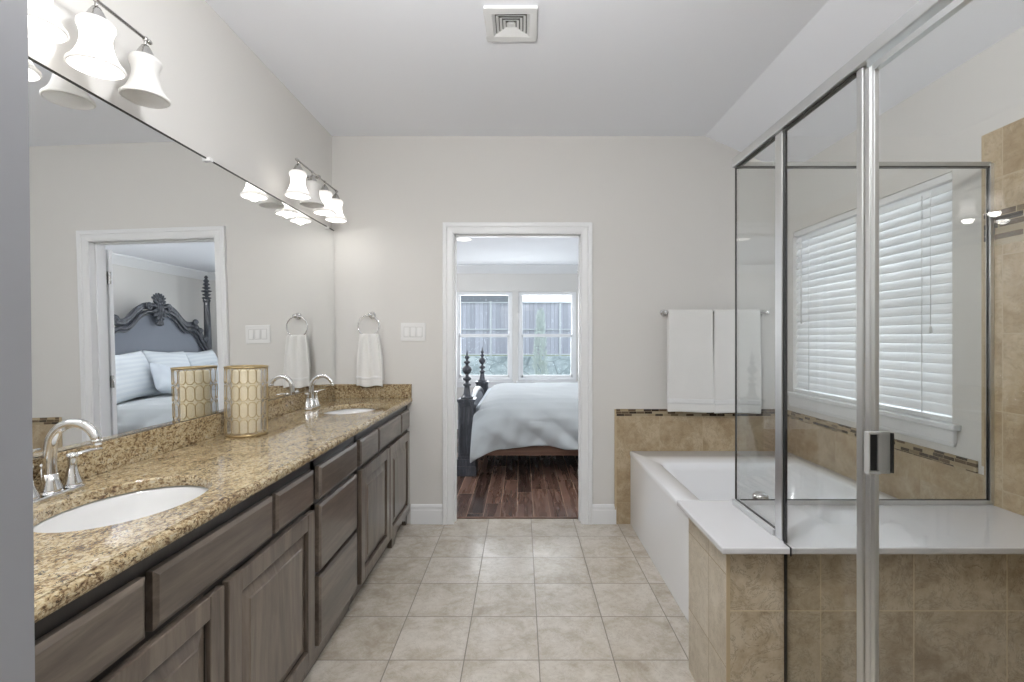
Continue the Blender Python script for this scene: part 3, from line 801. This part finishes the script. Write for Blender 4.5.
# ---------------------------------------------------------------- faucets
def faucet(x, y):
    t = thing('sink_faucet', (x, y, CZ), 'chrome two-handle faucet with arched spout at the sink closest to the camera', 'faucet', 'faucets behind the two sinks')
    pl = MB()
    pts = []
    for cy, a0 in ((y+.062, 0), (y-.062, 180)):
        for i in range(13):
            a = R(a0+180*i/12); pts.append((x+.029*math.cos(a), cy+.029*math.sin(a)))
    pl.prism(pts, 2, CZ, CZ+.012)
    pl.build('base_plate', 'chrome', t, bevel=.004, seg=3)
    sp = MB().lathe([(.026, 0), (.025, .01), (.018, .03), (.0155, .05)], (x, y, CZ+.012), 24)
    path = [(x, y, CZ+.045)]
    for i in range(8): path.append((x-.002*math.sin(i/7*PI), y, CZ+.055+.075*i/7))
    Rr = .064
    for i in range(1, 17):
        a = PI-R(165)*i/16; path.append((x+Rr+Rr*math.cos(a), y, CZ+.13+Rr*1.05*math.sin(a)))
    sp.tube(path, [.0155-.004*i/(len(path)-1) for i in range(len(path))], 16)
    e = path[-1]; sp.lathe([(.0125, 0), (.0135, .012), (.0125, .014)], (e[0]-.001, e[1], e[2]-.008), 16)
    sp.build('spout', 'chrome', t)
    for s in (-1, 1):
        h = MB().lathe([(.024, 0), (.023, .008), (.015, .03), (.0105, .055), (.011, .07), (.014, .08), (.012, .088), (.001, .092)], (x, y+s*.062, CZ+.012), 20)
        pth = [(x, y+s*.062, CZ+.092), (x+.008, y+s*.078, CZ+.098), (x+.018, y+s*.10, CZ+.101), (x+.027, y+s*.125, CZ+.100)]
        h.tube(pth, [.010, .009, .008, .006], 10, flat=.6)
        h.build('handle', 'chrome', t)
    MB().tube([(x-.024, y, CZ+.01), (x-.024, y, CZ+.075)], .0028, 8).ell((x-.024, y, CZ+.08), (.006, .006, .007), 12, 8).build('lift_rod', 'chrome', t)
    return t
fa = faucet(-1.262, 1.285)
fb = copy_tree(fa, (0, 2.887-1.285, 0)); fb['label'] = 'chrome two-handle faucet with arched spout at the sink by the doorway wall'

# ---------------------------------------------------------------- candle holder
hx, hy, hr, hh = -1.212, 2.115, .083, .298
ch = thing('candle_holder', (hx, hy, CZ), 'tall glass cylinder candle holder with pale gold oval lattice on the granite countertop', 'candle holder')
MB().lathe([(hr-.004, .006), (hr-.004, hh-.004)], (hx, hy, CZ+.001), 48, cap=False).build('glass_cylinder', 'hurricane', ch)
MB().lathe([(.001, .012), (.053, .012), (.055, .016), (.055, .278), (.051, .284), (.03, .280), (.001, .278)], (hx, hy, CZ), 40).build('candle', 'candle', ch)
MB().lathe([(.001, .001), (hr+.001, .001), (hr+.002, .006), (hr, .010), (.001, .010)], (hx, hy, CZ), 48).build('base', 'brass', ch)
lt = MB()
NC, NR = 16, 4
ch0, ch1 = .008, hh
rh = (ch1-ch0)/NR
for i in range(NC):
    a0 = 2*PI*i/NC; da = PI/NC
    for j in range(NR):
        z0 = CZ+ch0+j*rh; z1 = z0+rh; c_z = rh*.22
        pts = [(-.97, c_z), (-.97, rh-c_z), (-.45, rh-.004), (.45, rh-.004), (.97, rh-c_z), (.97, c_z), (.45, .004), (-.45, .004)]
        P3 = [(hx+hr*math.cos(a0+u*da), hy+hr*math.sin(a0+u*da), z0+v) for u, v in pts]
        lt.tube(P3, .0016, 6, closed=True)
lt.lathe([(hr-.001, hh-.004), (hr+.003, hh-.004), (hr+.003, hh+.004), (hr-.001, hh+.004), (hr-.001, hh-.004)], (hx, hy, CZ), 48, cap=False)
lt.build('lattice', 'brass', ch)

# ---------------------------------------------------------------- mirror
mt_ = thing('vanity_mirror', (XL+.004, 1.9, .999), 'large frameless wall mirror above the granite backsplash', 'mirror')
TILT = -.0152
mm = MB()
my0, my1, mz0, mz1 = YN+.005, YF-.006, .999, 2.088
def mp(y, z, o): return (XL+.032+o+(z-mz0)*TILT-(YF-y)*.0048, y, z)
mm.add([mp(my0, mz0, 0), mp(my1, mz0, 0), mp(my1, mz1, 0), mp(my0, mz1, 0)], [(0,1,2,3)])
mm.build('mirror_glass', 'mirror', mt_)
ed = MB()
c8 = [mp(my0, mz0, -.0005), mp(my1, mz0, -.0005), mp(my1, mz1, -.0005), mp(my0, mz1, -.0005)]
b8 = [(XL+.001, my0, mz0), (XL+.001, my1, mz0), (XL+.001, my1, mz1), (XL+.001, my0, mz1)]
ed.add(c8+b8, [(0,1,2,3), (4,7,6,5), (0,4,5,1), (1,5,6,2), (2,6,7,3), (3,7,4,0)])
ed.build('mirror_backing', 'mirror_edge', mt_)
m = MB(); a_, b_ = mp(my0, mz1, 0), mp(my1, mz1, 0)
m.add([(XL+.0005, my0, mz1), (a_[0]+.003, my0, mz1), (b_[0]+.003, my1, mz1), (XL+.0005, my1, mz1), (XL+.0005, my0, mz1+.005), (a_[0]+.003, my0, mz1+.005), (b_[0]+.003, my1, mz1+.005), (XL+.0005, my1, mz1+.005)], [(0,3,2,1),(4,5,6,7),(0,1,5,4),(1,2,6,5),(2,3,7,6),(3,0,4,7)])
m.build('top_channel', 'darkalu', mt_)
for y in (2.05, 3.3):
    B(XL+.001, XL+.026, y-.012, y+.012, mz1-.008, mz1+.008).build('mirror_clip', 'white', mt_, bevel=.002)

# ---------------------------------------------------------------- vanity lights
def vanity_light(yc, lit, label):
    t = thing('vanity_light', (XL, yc, 2.29), label, 'wall light', 'four-bell vanity lights above the mirror')
    bx, bz = XL+.118, 2.285
    rot = Matrix.Rotation(R(90), 3, 'Y')
    MB().lathe([(.058, 0), (.058, .010), (.050, .018), (.012, .024), (.011, .12), (.001, .124)], (XL+.0005, yc, bz+.010), 32, rot).build('wall_plate', 'nickel', t)
    b = MB().tube([(bx+.013, yc-.285, bz+.010), (bx+.013, yc+.285, bz+.010)], .0050, 12)
    for s in (-1, 1): b.ell((bx+.013, yc+s*.285, bz+.010), (.008, .011, .008), 12, 8)
    b.ell((bx+.013, yc, bz+.010), (.013, .016, .013), 16, 10)
    b.build('bar', 'nickel', t)
    X0 = XL+.131
    for i in range(4):
        y = yc+(-1.5+i)*.1793
        sk = MB().tube([(X0, y, bz+.012), (X0, y, bz-.014)], .0045, 10)
        sk.ell((X0, y, bz+.010), (.0085, .0085, .0085), 12, 8)
        sk.lathe([(.001, -.010), (.010, -.012), (.017, -.024), (.027, -.046), (.030, -.052), (.001, -.052)], (X0, y, bz), 24)
        sk.build('socket_cup', 'nickel', t)
        pr = [(.028, -.048), (.038, -.051), (.0445, -.059), (.045, -.069), (.040, -.081), (.0365, -.096), (.037, -.113), (.042, -.135), (.050, -.154), (.060, -.169), (.0665, -.176), (.0675, -.183), (.062, -.187)]
        inn = [(r-.004, z-.001) for r, z in pr[::-1]][1:]
        sd = MB().lathe(pr+inn, (X0, y, bz), 40, cap=False).build('glass_shade', 'shade_on' if lit[i] else 'shade_off', t, label=None if lit[i] else 'unlit glass shade')
        bb = MB().lathe([(.010, -.055), (.012, -.07), (.022, -.092), (.026, -.11), (.022, -.128), (.010, -.140), (.001, -.143)], (X0, y, bz), 20)
        bb.build('bulb', 'bulb' if lit[i] else 'white', sd)
        if lit[i]:
            point('bulb_light', (X0, y, bz-.178), .95, (1, .975, .94), .03)
    return t
vanity_light(2.887, (1, 0, 1, 1), 'brushed nickel wall light of four bell shades close to the doorway wall')
vanity_light(1.285, (1, 1, 1, 0), 'brushed nickel wall light of four bell shades, partly cut off by the picture edge')

# globe lamps added outside the view as fill light
LL = ['white globe lamp under the bathroom ceiling by the entry', 'white globe lamp in the passage behind the entry',
      'white globe lamp in the bedroom just inside the doorway', 'white globe lamp in the bedroom on the side away from the bed']
for lb, (x, y, z, r, g) in zip(LL, FILL_LAMPS):
    t = thing('ceiling_lamp', (x, y, z), lb, 'ceiling lamp')
    dr = .42 if z > 2.7 else .05
    MB().lathe([(.06, -.001), (.06, -.015), (.008, -.02), (.008, -dr), (.035, -dr-.005), (.035, -dr-.02), (.001, -dr-.02)], (x, y, z), 24).build('canopy', 'nickel', t)
    MB().ell((x, y, z-dr-.015-r), (r, r, r), 28, 16).build('globe', emit_mat('glowing_globe', (.98, .985, 1), g), t)
t = thing('recessed_light', (-.61, 5.06, BC), 'round white recessed downlight in the bedroom ceiling', 'recessed light')
MB().lathe([(.085, -.004), (.098, -.006), (.102, 0), (.085, 0), (.085, -.004)], (-.61, 5.06, BC-.0005), 32, cap=False).build('trim_ring', 'white', t)
MB().lathe([(.001, -.012), (.05, -.010), (.087, -.003)], (-.61, 5.06, BC-.0005), 32, cap=False).build('lamp_face', 'lampface', t)

# ---------------------------------------------------------------- ceiling vent
vx, vy, vh = -.045, 2.19, .118
v = thing('ceiling_vent', (vx, vy, CEIL), 'square white ceiling exhaust vent with concentric louvres', 'vent')
m = MB()
def sqring(m, a, b, z0, z1):
    for x0, x1, y0, y1 in ((-a, a, b, a), (-a, a, -a, -b), (-a, -b, -b, b), (b, a, -b, b)): m.box(vx+x0, vx+x1, vy+y0, vy+y1, z0, z1)
sqring(m, vh, vh-.036, CEIL-.016, CEIL-.0005)
m.build('frame', 'white', v, bevel=.004)
B(vx-vh+.03, vx+vh-.03, vy-vh+.03, vy+vh-.03, CEIL-.003, CEIL-.001).build('duct', 'ductgrey', v)
m = MB()
for i in range(5):
    a = vh-.034-.002-i*.0155; b = a-.0105
    for k in range(4):
        rt = Matrix.Rotation(k*PI/2, 3, 'Z')
        q = [Vector((-a, a, -.013)), Vector((a, a, -.013)), Vector((b, b, -.004)), Vector((-b, b, -.004)), Vector((-a, a, -.0145)), Vector((a, a, -.0145)), Vector((b, b, -.0055)), Vector((-b, b, -.0055))]
        m.add([rt@p+Vector((vx, vy, CEIL)) for p in q], [(0,1,2,3),(4,7,6,5),(0,4,5,1),(2,6,7,3),(1,5,6,2),(3,7,4,0)])
m.box(vx-.012, vx+.012, vy-.012, vy+.012, CEIL-.014, CEIL-.003)
m.build('louvres', 'white', v)

# ---------------------------------------------------------------- switch, towel ring, towel bar
sx0, sx1, sz0, sz1 = -.857, -.680, 1.303, 1.433
sw = thing('light_switch', ((sx0+sx1)/2, YF, (sz0+sz1)/2), 'white three-gang rocker light switch between the towel ring and the doorway', 'light switch')
B(sx0, sx1, YF-.007, YF-.0005, sz0, sz1).build('wall_plate', 'white', sw, bevel=.004, seg=3)
for i in range(3):
    xc = (sx0+sx1)/2+(i-1)*.046
    m = MB().box(xc-.018, xc+.018, YF-.0085, YF-.006, sz0+.031, sz1-.031)
    m.add([(xc-.015, YF-.0085, sz0+.034), (xc+.015, YF-.0085, sz0+.034), (xc+.015, YF-.0085, sz1-.034), (xc-.015, YF-.0085, sz1-.034), (xc-.015, YF-.014, sz0+.034), (xc+.015, YF-.014, sz0+.034)],
          [(0,1,5,4), (4,5,2,3), (0,4,3), (1,2,5)])
    rk = m.build('rocker', 'white', sw, bevel=.0008)
    B(xc-.0205, xc+.0205, YF-.0074, YF-.0068, sz0+.0285, sz1-.0285).build('rocker_surround', 'greypl', rk)  # grey sheet added as the shadow line around the rocker
rx, rz = -1.072, 1.411
tr = thing('towel_ring', (rx+.015, YF, 1.487), 'chrome towel ring on the doorway wall above the granite backsplash', 'towel ring')
roty = Matrix.Rotation(R(90), 3, 'X')
MB().lathe([(.026, 0), (.026, .006), (.020, .012), (.011, .018), (.010, .045), (.015, .05), (.015, .058), (.001, .062)], (rx+.012, YF-.0005, 1.487), 24, roty).build('mount', 'chrome', tr)
MB().tube([(rx+.074*math.cos(2*PI*i/48), YF-.050, rz+.074*math.sin(2*PI*i/48)) for i in range(48)], .0048, 10, closed=True).build('ring', 'chrome', tr)

# hand towel hung through the ring: front and back leaves joined over the ring
def ht(u, v_):
    # v 0 front hem -> .5 over ring -> 1 back hem
    front = v_ <= .5
    tt = v_/.5 if front else (1-v_)/.5     # 0 hem, 1 ring
    zt = rz-.074+.010
    zb = .985 if front else 1.03
    z = zb+(zt-zb)*min(1, tt*1.0)
    spread = .066+.026*(1-tt)**.8+.006*math.sin((1-tt)*3)
    xx = (u-.5)*2
    pl = math.cos(xx*PI*2.4+(.5 if front else 2))*.010*(.45+.55*tt)
    y = YF-.050+(-.013 if front else .013)*(1-.2*tt)+pl*(1 if front else .5)
    y = min(y, YF-.012)
    if tt > .93:
        k = (tt-.93)/.07; z = zt-.016+.022*math.sin(min(1, k)*PI/2); y = YF-.050+(y-(YF-.050))*(1-k*.7)
    sk = .012*(1-tt)
    z += .006*math.sin(u*9+1)*(1-tt)
    return (rx+.003+xx*spread+sk*.6, y, z)
m = MB(); m.grid(ht, 40, 60)
tw = m.build('hand_towel', 'towel', solid=.009, subd=1)
tag(tw, 'folded white hand towel hanging through the chrome towel ring', 'towel')
def hband(u, v_):
    p = ht(u, (.14+.05*v_)*.5*1.0); return (p[0]*1, p[1]-.0055, p[2])
m = MB(); m.grid(hband, 40, 4); m.build('woven_band', 'white', tw, solid=.002)

bz = EYE+(338-313)*.00714
tb = thing('towel_bar', (1.37, YF, bz), 'chrome towel bar on the wall above the end of the tub', 'towel bar')
for x in (1.015, 1.725):
    MB().lathe([(.025, 0), (.025, .006), (.019, .012), (.011, .018), (.010, .055), (.016, .06), (.016, .075), (.001, .08)], (x, YF-.0005, bz), 24, roty).build('mount', 'chrome', tb)
MB().tube([(1.015, YF-.066, bz), (1.725, YF-.066, bz)], .008, 14).build('bar', 'chrome', tb)
def bath_towel(x0, x1, zb_f, zb_b, label, seed):
    rnd = random.Random(seed); ph = rnd.random()*6
    r = .016
    def fn(u, v_):
        x = x0+(x1-x0)*u
        cy = YF-.066
        if v_ < .45:
            tt = v_/.45; z = zb_f+(bz-zb_f)*tt; y = cy-r-.004*(1-tt)-.004*math.sin(u*7+ph)*(1-tt)
            x += .004*math.sin(tt*5+ph)*(1-tt)*(1 if u > .5 else -1)+(u-.5)*.012*(1-tt)
            z += .004*math.sin(u*5+ph)*(1-tt)
        elif v_ < .55:
            a = (v_-.45)/.10*PI; z = bz+r*math.sin(a); y = cy-r*math.cos(a)
        else:
            tt = (v_-.55)/.45; z = bz+(zb_b-bz)*tt; y = cy+r+.003*math.sin(u*6+ph)
        return (x, y, z)
    m = MB(); m.grid(fn, 24, 60)
    o = m.build('bath_towel', 'towel', solid=.012, subd=1, bevel=0)
    tag(o, label, 'towel', 'bath towels on the bar')
    def bnd(u, v_):
        p = fn(u, .45*(.085+.05*v_)); return (p[0], p[1]-.0065, p[2])
    m = MB(); m.grid(bnd, 24, 4); m.build('woven_band', 'white', o, solid=.0018)
    # inner fold line of the doubled towel
    def fld(u, v_):
        q = fn(.02+.96*u, .45*(.02+.95*v_)); return (q[0], q[1]+.008, q[2]-.004)
    return o
bath_towel(1.026, 1.338, .808, .84, 'white bath towel folded over the bar, hanging closest to the doorway', 1)
bath_towel(1.346, 1.668, .800, .85, 'white bath towel folded over the bar, hanging next to the glass panel', 2)

# ---------------------------------------------------------------- bed
PXc = -.525
def finial(m, x, y, z, s=1.):
    pr = [(.062, 0), (.062, .014), (.046, .022), (.036, .05), (.028, .10), (.026, .118), (.038, .126), (.040, .140), (.018, .150), (.017, .168), (.036, .178), (.044, .190), (.036, .203), (.017, .214), (.016, .232), (.032, .246), (.045, .268), (.047, .285), (.036, .305), (.016, .32), (.015, .335), (.030, .345), (.032, .356), (.014, .366), (.012, .38), (.022, .392), (.023, .404), (.010, .418), (.008, .44), (.001, .475)]
    m.lathe([(r*s, zz) for r, zz in pr], (x, y, z), 20)
bed = thing('bed', (.55, 5.6, 0), 'charcoal carved wooden poster bed dressed in pale grey bedding, seen through the doorway', 'bed')
def foot_post(y):
    m = MB()
    m.box(PXc-.098, PXc+.098, y-.098, y+.098, .004, .10).box(PXc-.092, PXc+.092, y-.092, y+.092, .10, .165).box(PXc-.080, PXc+.080, y-.080, y+.080, .165, .19)
    m.box(PXc-.070, PXc+.070, y-.070, y+.070, .19, .70)
    m.box(PXc-.080, PXc+.080, y-.080, y+.080, .70, .715).box(PXc-.088, PXc+.088, y-.088, y+.088, .715, .738)
    # framed faces
    for s in (-1, 1):
        for a, b, z0, z1 in ((-.070, -.048, .19, .70), (.048, .070, .19, .70), (-.048, .048, .19, .22), (-.048, .048, .67, .70)):
            m.box(PXc+a, PXc+b, y+s*.070, y+s*.078, z0, z1)
            m.box(PXc+s*.070, PXc+s*.078, y+a, y+b, z0, z1)
    p = m.build('foot_post', 'bedwood', bed, bevel=.004)
    f = MB(); finial(f, PXc, y, .738, 1.0); f.build('finial', 'bedwood', p)
foot_post(4.664); foot_post(6.50)
# footboard
fb_ = MB()
def fbz(v_): return .56+.16*math.sin(PI*v_)**.8
ys = [4.74+(6.42-4.74)*i/30 for i in range(31)]
pts = [(y, .16) for y in (ys[0], ys[-1])][::1]
poly = [(ys[0], .16), (ys[-1], .16)]+[(y, fbz((y-ys[0])/(ys[-1]-ys[0]))) for y in ys[::-1]]
fb_.prism(poly, 0, PXc-.02, PXc+.03)
fo = fb_.build('footboard', 'bedfab', bed)
MB().tube([(PXc+.005, y, fbz((y-ys[0])/(ys[-1]-ys[0]))) for y in ys], .035, 12).tube([(PXc-.01, y, .20) for y in (ys[0], ys[-1])], .035, 12).build('footboard_moulding', 'bedwood', fo)
for y in (4.64, 6.52): B(PXc+.05, 1.66, y-.02, y+.02, .19, .36).build('side_rail', 'rail', bed, bevel=.004)
B(PXc+.05, 1.56, 4.665, 6.495, .22, .30).build('slat_base', 'glaze', bed)
# head posts: faceted tapering columns with stacked rings
HX = 1.67
def head_post(y):
    m = MB().box(HX-.085, HX+.085, y-.085, y+.085, .004, .16).box(HX-.062, HX+.062, y-.062, y+.062, .16, .98).box(HX-.07, HX+.07, y-.07, y+.07, .98, 1.02)
    m.lathe([(.062, 1.02), (.058, 1.08), (.066, 1.10), (.052, 1.14), (.048, 1.3), (.038, 1.90), (.048, 1.92), (.048, 1.945)], (HX, y, 0), 8, smooth=False)
    p = m.build('head_post', 'bedwood', bed, bevel=.003)
    f = MB(); pr = [(.03, 0)]
    for i, r in enumerate((.055, .050, .062, .050, .042, .034)):
        z = .012+i*.047; pr += [(.022, z), (r, z+.014), (r, z+.026), (.022, z+.038)]
    pr += [(.014, .30), (.024, .31), (.020, .325), (.001, .345)]
    f.lathe(pr, (HX, y, 1.93), 20); f.build('finial', 'bedwood', p)
head_post(4.68); head_post(6.53)
# headboard
yc = 5.605
ZH = .05
hp = [(-.90, 1.22), (-.80, 1.33), (-.745, 1.42), (-.68, 1.50), (-.60, 1.545), (-.52, 1.535), (-.455, 1.545), (-.38, 1.60), (-.30, 1.68), (-.20, 1.735), (-.10, 1.745), (0, 1.72)]
def smoothp(p, k=3):
    for _ in range(k):
        q = [p[0]]
        for a, b in zip(p, p[1:]): q += [(a[0]*.75+b[0]*.25, a[1]*.75+b[1]*.25), (a[0]*.25+b[0]*.75, a[1]*.25+b[1]*.75)]
        q.append(p[-1]); p = q
    return p
hp = [(a, b+ZH) for a, b in hp]
full = hp+[(-a, b) for a, b in hp[-2::-1]]
cur = smoothp(full, 2)
pan = MB(); pan.prism([(yc-.88, .35), (yc+.88, .35)]+[(yc+a, b-.06) for a, b in cur[::-1]], 0, HX-.005, HX+.03)
hbd = pan.build('headboard', 'bedfab', bed)
mo = MB()
mo.tube([(HX-.012, yc+a, b-.012) for a, b in cur], .034, 14)
mo.tube([(HX-.045, yc+a*.97, b-.070) for a, b in cur], .018, 10)
mo.tube([(HX-.030, yc+a, b+.020) for a, b in cur], .016, 10)
mo.tube([(HX-.030, yc+a*.94, b-.105) for a, b in cur], .011, 8)
mo.build('carved_frame', 'bedwood', hbd)
def spiral(m, y, z, r, s, turns=1.6, x=HX-.05):
    pts = []; rr = []
    for i in range(30):
        t_ = i/29; a = s*t_*turns*2*PI; q = r*(1-t_*.82); pts.append((x-.015*t_, y+q*math.cos(a)*s, z+q*math.sin(abs(a)))); rr.append(.020*(1-.55*t_))
    m.tube(pts, rr, 8)
for s in (-1, 1):
    m = MB()
    for qy, qz, qr, qs in ((.61, 1.56, .038, s), (.70, 1.45, .036, s), (.81, 1.33, .040, -s), (.15, 1.725, .042, -s)):
        m = MB(); spiral(m, yc+s*qy, qz+ZH, qr, qs); m.build('scroll_carving', 'bedwood', hbd)
m = MB()
m.ell((HX-.05, yc, 1.71+ZH), (.035, .060, .095), 20, 12).ell((HX-.08, yc, 1.71+ZH), (.022, .034, .055), 16, 10)
for i in range(14):
    a = 2*PI*i/14; rot = Matrix.Rotation(-a, 3, 'X')
    m.ell((HX-.06, yc+.078*math.sin(a), 1.71+ZH+.115*math.cos(a)), (.020, .020, .038), 10, 8, rot)
for i in range(7):
    a = R(-60+20*i); rot = Matrix.Rotation(-a, 3, 'X')
    m.ell((HX-.05, yc+.085*math.sin(a), 1.79+ZH+.065*math.cos(a)), (.018, .014, .042), 10, 8, rot)
for i in range(5):
    a = R(150+15*i); rot = Matrix.Rotation(-a, 3, 'X')
    m.ell((HX-.055, yc+.07*math.sin(a), 1.60+ZH+.06*math.cos(a)), (.016, .014, .04), 10, 8, rot)
m.build('crest_carving', 'bedwood', hbd)

def nz(x, y, z=0.):
    return (math.sin(x*5.1+y*2.3+z)+.6*math.sin(x*9.7-y*6.1+1.3*z)+.4*math.sin(x*17.3+y*13.7+2.1)+.3*math.sin(x*3.1+y*21.0+.7*z))/2.3
m = MB().box(PXc+.07, 1.56, 4.70, 6.46, .36, .66)
mat_ = m.build('mattress', 'pillow', bed, bevel=.05, seg=4)
# comforter: one thing, a draped sheet over the mattress
prof_c = [(-.02, .275), (-.035, .36), (-.045, .46), (-.035, .56), (.0, .64), (.04, .695), (.10, .725), (.20, .740), (.45, .75), (.9, .755), (1.35, .75), (1.60, .735), (1.70, .70), (1.76, .62), (1.79, .50), (1.79, .36)]
def cf(u, v_):
    # u along X (foot -> head), v across (near hem -> far hem)
    x0, x1 = -.46, 1.57
    x = x0+(x1-x0)*u
    k = v_*(len(prof_c)-1); i = min(int(k), len(prof_c)-2); f = k-i
    f2 = f
    a, b = prof_c[i], prof_c[i+1]
    y = 4.60+a[0]+(b[0]-a[0])*f2; z = a[1]+(b[1]-a[1])*f2
    side = max(0, 1-v_*len(prof_c)/5.5)
    y -= side*(.030*abs(math.sin(x*9+z*11+.8))+.014*math.sin(x*15+z*26)+.018*math.sin(x*5.3-z*9+1)+.012*math.sin(x*21+z*14)+.008*math.sin(x*33-z*20))
    z += .010*nz(x*1.1, y*1.2)*(1 if side < .3 else .4)
    if side > .5: z += .012*math.sin(x*5+.6)+.010*math.sin(x*11)-(.02*max(0, x-.4))*0
    # foot corner droops and bulges outwards over the foot post side
    ft = max(0, 1-u*7.5)
    z -= ft**1.6*(.12 if side > .2 else .05)
    if side > .15: y -= .075*ft*side; x -= .02*ft*side
    if side <= .15: x += .10*ft*max(0., min(1, v_*1.6))
    return (x, y, z)
m = MB(); m.grid(cf, 90, 75)
cm = m.build('comforter', 'duvet', solid=.022, subd=1)
tag(cm, 'pale grey comforter spread over the bed and draping down its side', 'comforter')

def pillow_mb(w, h, t, seed):
    rnd = random.Random(seed); p1, p2 = rnd.random()*6, rnd.random()*6
    m = MB()
    for s in (-1, 1):
        def fn(u, v_, s=s):
            a, b = u*2-1, v_*2-1
            e = max(0, (1-abs(a)**3.2))*max(0, (1-abs(b)**3.2))
            pinch = 1-.10*(1-abs(a*b))*max(abs(a), abs(b))**4
            x = s*t/2*e**.55+.010*math.sin(a*5+p1)*math.sin(b*4+p2)*e
            return (x, a*w/2*pinch, b*h/2*pinch)
        m.grid(fn, 26, 20)
    return m
def pillow(y, x, z, w, h, t, tilt, roll, mat, label, seed, grp='pillows leaning on the headboard'):
    o = pillow_mb(w, h, t, seed).build('pillow', mat)
    o.location = (x, y, z); o.rotation_euler = (R(roll), R(tilt), 0)
    tag(o, label, 'pillow', grp)
pillow(4.98, 1.49, 1.01, .64, .53, .20, 20, 3, 'sham', 'pale striped pillow reflected by the mirror, closest to the open door edge', 1)
pillow(5.60, 1.495, 1.01, .64, .54, .20, 20, -3, 'sham', 'pale striped pillow reflected by the mirror, under the carved crest', 2)
pillow(6.18, 1.49, 1.00, .62, .53, .20, 20, 2, 'sham', 'pale striped pillow reflected by the mirror, next to the tall bedpost', 3)
pillow(5.30, 1.24, .92, .50, .38, .17, 34, -24, 'pillow', 'small plain pillow tilted in front of the striped pillows', 4)
pillow(6.05, 1.24, .92, .50, .38, .17, 34, 8, 'pillow', 'small plain pillow reflected right behind the candle holder', 5)

# ---------------------------------------------------------------- outside the bedroom windows
struct('ground_yard', B(-9, 9, BW+.14, 12.8, -.2, .0), 'grass')
struct('ground_terrace', B(-9, 9, 11.2, 20, -.2, .90), 'grass')
rwl = B(-8, 8, 10.9, 11.2, 0, .90).build('retaining_wall', 'stone')
tag(rwl, 'pale grey stone retaining wall in the yard outside the bedroom windows', 'retaining wall')
fe = thing('fence', (0, 11.4, .9), 'weathered grey board fence with metal posts on top of the retaining wall', 'fence')
B(-8, 8, 11.42, 11.45, .92, 2.17).build('boards', 'fence', fe)
for x in (-7.2, -4.85, -2.45, -.72, .93, 3.2, 5.5): B(x-.022, x+.022, 11.37, 11.42, .9, 2.2).build('post', 'post', fe)
B(-8, 8, 11.385, 11.42, 1.52, 1.545).build('rail', 'post', fe); B(-8, 8, 11.385, 11.42, .92, .95).build('rail', 'post', fe); B(-8, 8, 11.385, 11.46, 2.16, 2.18).build('rail', 'post', fe)
ho = thing('neighbour_house', (-3.2, 17, .9), 'low grey roofed house rising behind the fence', 'house')
B(-7, -.75, 15, 19, .9, 2.45).build('house_wall', 'wall', ho)
MB().prism([(14.5, 2.40), (19.5, 2.40), (17, 4.0)], 0, -7.3, -.5).build('house_roof', 'rooft', ho)
tr_ = thing('conifer', (.42, 10.4, 0), 'narrow pale green conifer growing in front of the stone wall', 'tree')
m = MB(); rnd = random.Random(3)
for i in range(420):
    h = rnd.random()**.9; z = .15+h*1.75; r = (.15*(1-h)**.6+.010)*(.6+.5*rnd.random()); a = rnd.random()*2*PI
    c = Vector((.42+r*math.cos(a), 10.4+r*math.sin(a), z)); l = .10+.06*rnd.random()
    d1 = Vector((math.cos(a)*.5, math.sin(a)*.5, 1)).normalized()*l; d2 = Vector((-math.sin(a), math.cos(a), 0))*.022
    m.add([c-d2, c+d2, c+d1], [(0,1,2)]); d3 = Vector((math.cos(a), math.sin(a), 0))*.022; m.add([c-d3, c+d3, c+d1], [(0,1,2)])
m.build('foliage', 'leaf', tr_)
MB().tube([(.42, 10.4, 0), (.42, 10.4, .4)], .02, 8).build('trunk', 'rail', tr_)
